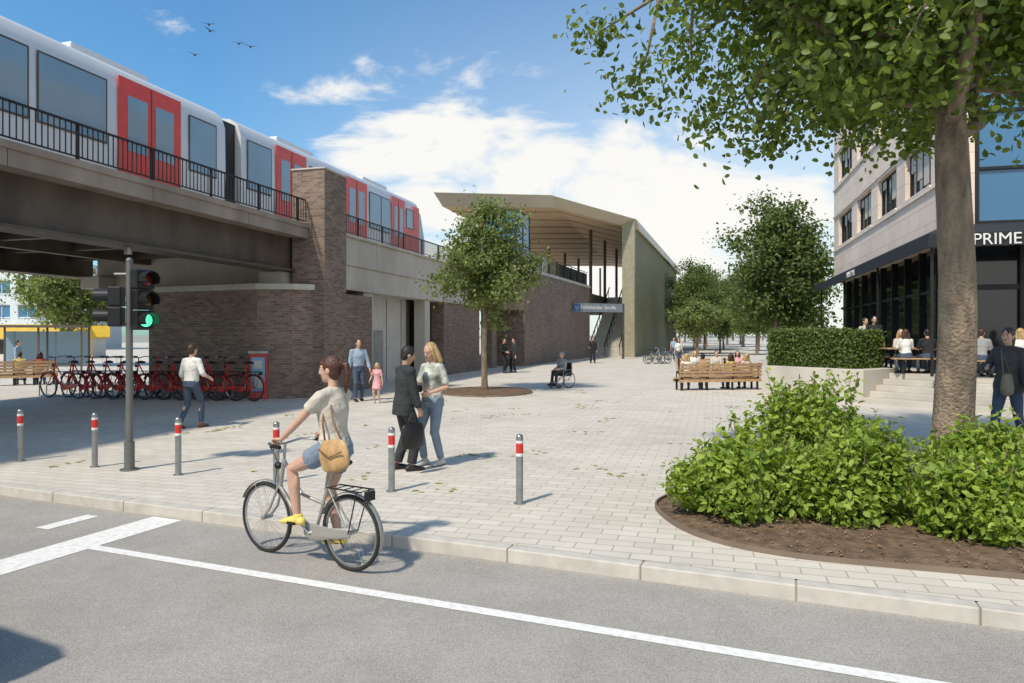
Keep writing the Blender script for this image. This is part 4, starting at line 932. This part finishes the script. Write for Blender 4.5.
g=empty('briefcase',(-1.42,10.02,0),face_to(.75,.45)+.3); b=MB(); b.tube([(-.0,0,.42),(0,0,.5),(0,0,.68),(0,0,.72)],[.19,.21,.2,.17],[.06,.075,.055,.03],n=16,cap='round',side=(0,1,0)); b.tube([(0,-.08,.72),(0,-.06,.82),(0,.06,.82),(0,.08,.72)],.012,n=8); b.obj('bag',mat('black_leather',(.015,.013,.012),.4,bump=.2),g,smooth=True)
person('blonde_woman',(-1.22,10.75,0),face_to(-.55,-.75),1.9,lean=.0,handR=(.1,.30,1.16),handL=(-.16,.2,1.05),footR=(.1,.06,0),footL=(-.09,-.08,0),hyaw=-.15,hpitch=-.3,female=True,top=(c_flor,.42,-.06),bottom=(c_denim,'jeans'),shoes=shoe_w,hair='long',hm=HBl,face=True,vox=.01,curl=(.9,.6),hdir=((-.3,1,.3),None),pnorm=((-.3,-.3,1),None))
person('walking_man',(-6.9,15.05,0),face_to(.35,.93),1.82,lean=.04,handR=(.28,.22,1.03),handL=(-.26,.1,.88),footR=(.11,.16,0),footL=(-.11,-.2,.03),footpitch=(0,-.35),top=(c_white,.62,-.08,1),bottom=(c_denimd,'jeans'),shoes=shoe_br,hm=HB,vox=.012)
person('man_with_child',(-4.66,21.2,0),face_to(.4,-.8),1.9,handL=(-.3,.12,.88),footR=(.11,.12,0),footL=(-.11,-.1,0),top=(c_blue,.9,-.08,1),bottom=(c_denimd,'jeans'),shoes=shoe_b,hm=HB,vox=.014,hpitch=-.1)
person('child',(-3.97,20.6,0),face_to(-.2,-.9),1.2,female=True,top=(c_pink,.4,-.12),bottom=(c_pink,'skirt'),shoes=shoe_w,hair='long',hm=HBl,vox=.016,handR=(.3,.1,.95))
for x,y,fx,m in ((-.45,36.8,.8,c_black),(.12,37.3,-.8,c_suit),(5.8,50,-.2,c_black)):
    person('commuter',(x,y,0),face_to(fx,-.4),1.85,top=(c_white,.9,0,1),jacket=(m,-.2),bottom=(c_black,'trousers'),shoes=shoe_b,hm=HK,vox=.018,handR=(.2,.25,1.05),footR=(.12,.1,0))
for x,y,f_,t_ in ((10.7,45,True,c_white),(13.4,58,False,c_blue),(14.2,60,True,c_beige)):
    person('pedestrian',(x,y,0),face_to(.1,-1),1.8,female=f_,top=(t_,.5,-.05),bottom=(c_denimd,'jeans'),shoes=shoe_b,hair='long' if f_ else 'short',hm=HB,vox=.018,footR=(.1,.2,0),footL=(-.1,-.15,0))
person('pedestrian',(-21.9,31,0),face_to(.9,.2),1.78,top=(c_blue,.9,-.08,1),bottom=(c_denimd,'jeans'),shoes=shoe_b,hm=HK,vox=.018,footR=(.1,.2,0),footL=(-.1,-.15,0))
person('woman_with_bag',(8.8,12.4,0),face_to(-.75,-.5),2.15,female=True,top=(c_white,.9,-.02,1),jacket=(cloth('charcoal',(.06,.06,.065)),-.12),bottom=(c_denimd,'jeans'),shoes=shoe_w,hair='ponytail',hm=HB,vox=.011,handR=(.2,.22,1.15),handL=(-.27,.1,.85),footR=(.1,.28,.0),footL=(-.1,-.25,.03),footpitch=(.1,-.4),face=True)
g=empty('shoulder_bag',(8.55,12.08,0),.5); b=MB(); b.tube([(0,0,1.0),(0,0,1.1),(0,0,1.3)],[.17,.19,.16],[.06,.07,.04],n=14,cap='round'); b.tube([(-.12,0,1.3),(0.08,.14,1.76),(.12,0,1.3)],.01,n=6); b.obj('bag',mat('olive_leather',(.16,.14,.1),.5),g,smooth=True)
def sitter(name,loc,ang,topm,hm=HB,female=False,bot=None,hair='short',seat=.46,H=1.72,**k):
    a=dict(pelvis=(0,0,seat+.09),lean=.12,handR=(.12,.34,seat+.22),handL=(-.12,.34,seat+.22),footR=(.12,.42,0),footL=(-.12,.40,0),top=(topm,.45,-.06),bottom=(bot or c_denimd,'jeans'),shoes=shoe_b,hm=hm,female=female,hair=hair,vox=.015,poleL=((.1,1,.6),(-.1,1,.6))); a.update(k)
    return person(name,loc,ang,H,**a)
sitter('wheelchair_user',(1.96,26.6,0),face_to(-.75,-.55),c_white,hm=HG,bot=c_suit,seat=.5,top=(c_grey,.9,-.06,1),footR=(.12,.5,.12),footL=(-.12,.5,.12))
g=empty('wheelchair',(1.96,26.6,0),face_to(-.75,-.55)); t=MB(); f=MB(); s=MB()
for sg in (-1,1):
    t.torus((.29*sg,-.02,.31),.295,.016,axis='x',n=30,k=6); f.torus((.32*sg,-.02,.31),.26,.008,axis='x',n=28,k=5)
    for i in range(14): a=2*math.pi*i/14; f.tube([(.29*sg,-.02,.31),(.29*sg,-.02+.29*math.cos(a),.31+.29*math.sin(a))],.003,n=3)
    t.torus((.24*sg,.42,.08),.065,.018,axis='x',n=16,k=6)
    f.tube([(.23*sg,-.2,1.0),(.23*sg,-.2,.45),(.23*sg,.36,.45),(.2*sg,.52,.12)],.013,n=6); f.tube([(.23*sg,-.2,.45),(.23*sg,-.02,.31),(.24*sg,.42,.15)],.012,n=6); f.tube([(.25*sg,-.18,.68),(.25*sg,.2,.68),(.25*sg,.24,.45)],.013,n=6)
    s.box(.12*sg-.08,.12*sg+.08,.45,.68,.09,.11); f.tube([(.23*sg,-.2,1.0),(.23*sg,-.3,1.0)],.016,n=6)
s.box(-.22,.22,-.2,.3,.46,.5); s.box(-.22,.22,-.24,-.2,.5,.95)
t.obj('wheels',M_rub,g); f.obj('frame',M_galv,g); s.obj('seat_and_footrests',M_black,g)
for i,(x,y,m,h,fm,hr,fx,fy) in enumerate([(6.35,25.4,c_white,HBl,True,'long',.1,1),(6.95,25.5,c_brown,HK,False,'short',.3,1),(8.1,25.75,c_yel,HB,True,'long',-.3,1),(8.7,25.85,c_beige,HBl,True,'long',-.2,1),(7.9,30.35,c_white,HBl,True,'long',.1,-1),(8.8,30.2,c_beige,HB,False,'short',-.1,-1),(9.7,30.1,c_pink,HB,True,'long',-.3,-1)]):
    sitter('seated_person',(x,y,0),face_to(fx,fy),m,hm=h,female=fm,hair=hr)
sitter('seated_person',(-19.7,28,0),.5,c_yel); sitter('seated_person',(-19.1,28.3,0),.5,c_red,female=True,hair='long')
def tp(T,lx,ly): c,s=math.cos(T[2]),math.sin(T[2]); return (T[0]+lx*c-ly*s,T[1]+lx*s+ly*c,.85)
for (ti,lx,sd,m,h,fm) in [(0,-.8,-1,c_white,HB,True),(0,-.2,-1,c_black,HK,False),(0,.4,-1,c_brown,HB,False),(0,.95,-1,c_beige,HBl,True),(0,-.5,1,c_beige,HBl,True),(0,.3,1,c_red,HK,False),(1,-.6,-1,c_grey,HB,False),(1,.3,-1,c_white,HBl,True),(1,0,1,c_blue,HB,False),(2,.2,-1,c_white,HBl,True)]:
    T=TB[ti]; sitter('cafe_guest',tp(T,lx,.65*sd),T[2]+(0 if sd<0 else math.pi),m,hm=h,female=fm,hair='long' if fm else 'short',handR=(.12,.38,.76),handL=(-.14,.38,.76))
person('waiter',(11.75,22.7,.85),face_to(-.3,-1),1.78,top=(c_black,.9,-.05,1),bottom=(c_black,'trousers'),shoes=shoe_b,hm=HK,vox=.014,handR=(.15,.3,1.1))
person('cafe_guest',(12.1,24.0,.85),face_to(.3,-1),1.75,top=(c_beige,.5,-.05),bottom=(c_denimd,'jeans'),shoes=shoe_b,hm=HB,vox=.014)
for i,(x,y,z,a) in enumerate([(-26,60,28.6,.3),(-25,58,27.2,1),(-27.2,60,26,.6),(-24.2,62,27.8,.2),(-22.8,61,27.1,.5)]):
    b=MB(); b.tube([(0,-.2,0),(0,0,0),(0,.16,.01),(0,.26,.0)],[.02,.07,.05,.01],n=8)
    for sg in (-1,1): b.add([(0,.08,.03),(.35*sg,.12,.18),(.7*sg,-.05,.1+(.05*i)%.15),(.33*sg,-.06,.14),(0,-.08,.03)],[(0,1,3,4),(1,2,3)])
    b.add([(0,-.18,0),(.07,-.34,0),(-.07,-.34,0)],[(0,1,2)])
    b.obj('bird',c_suit,loc=(x,y,z),rot=a,uv=False)
print('objects',len(bpy.data.objects))
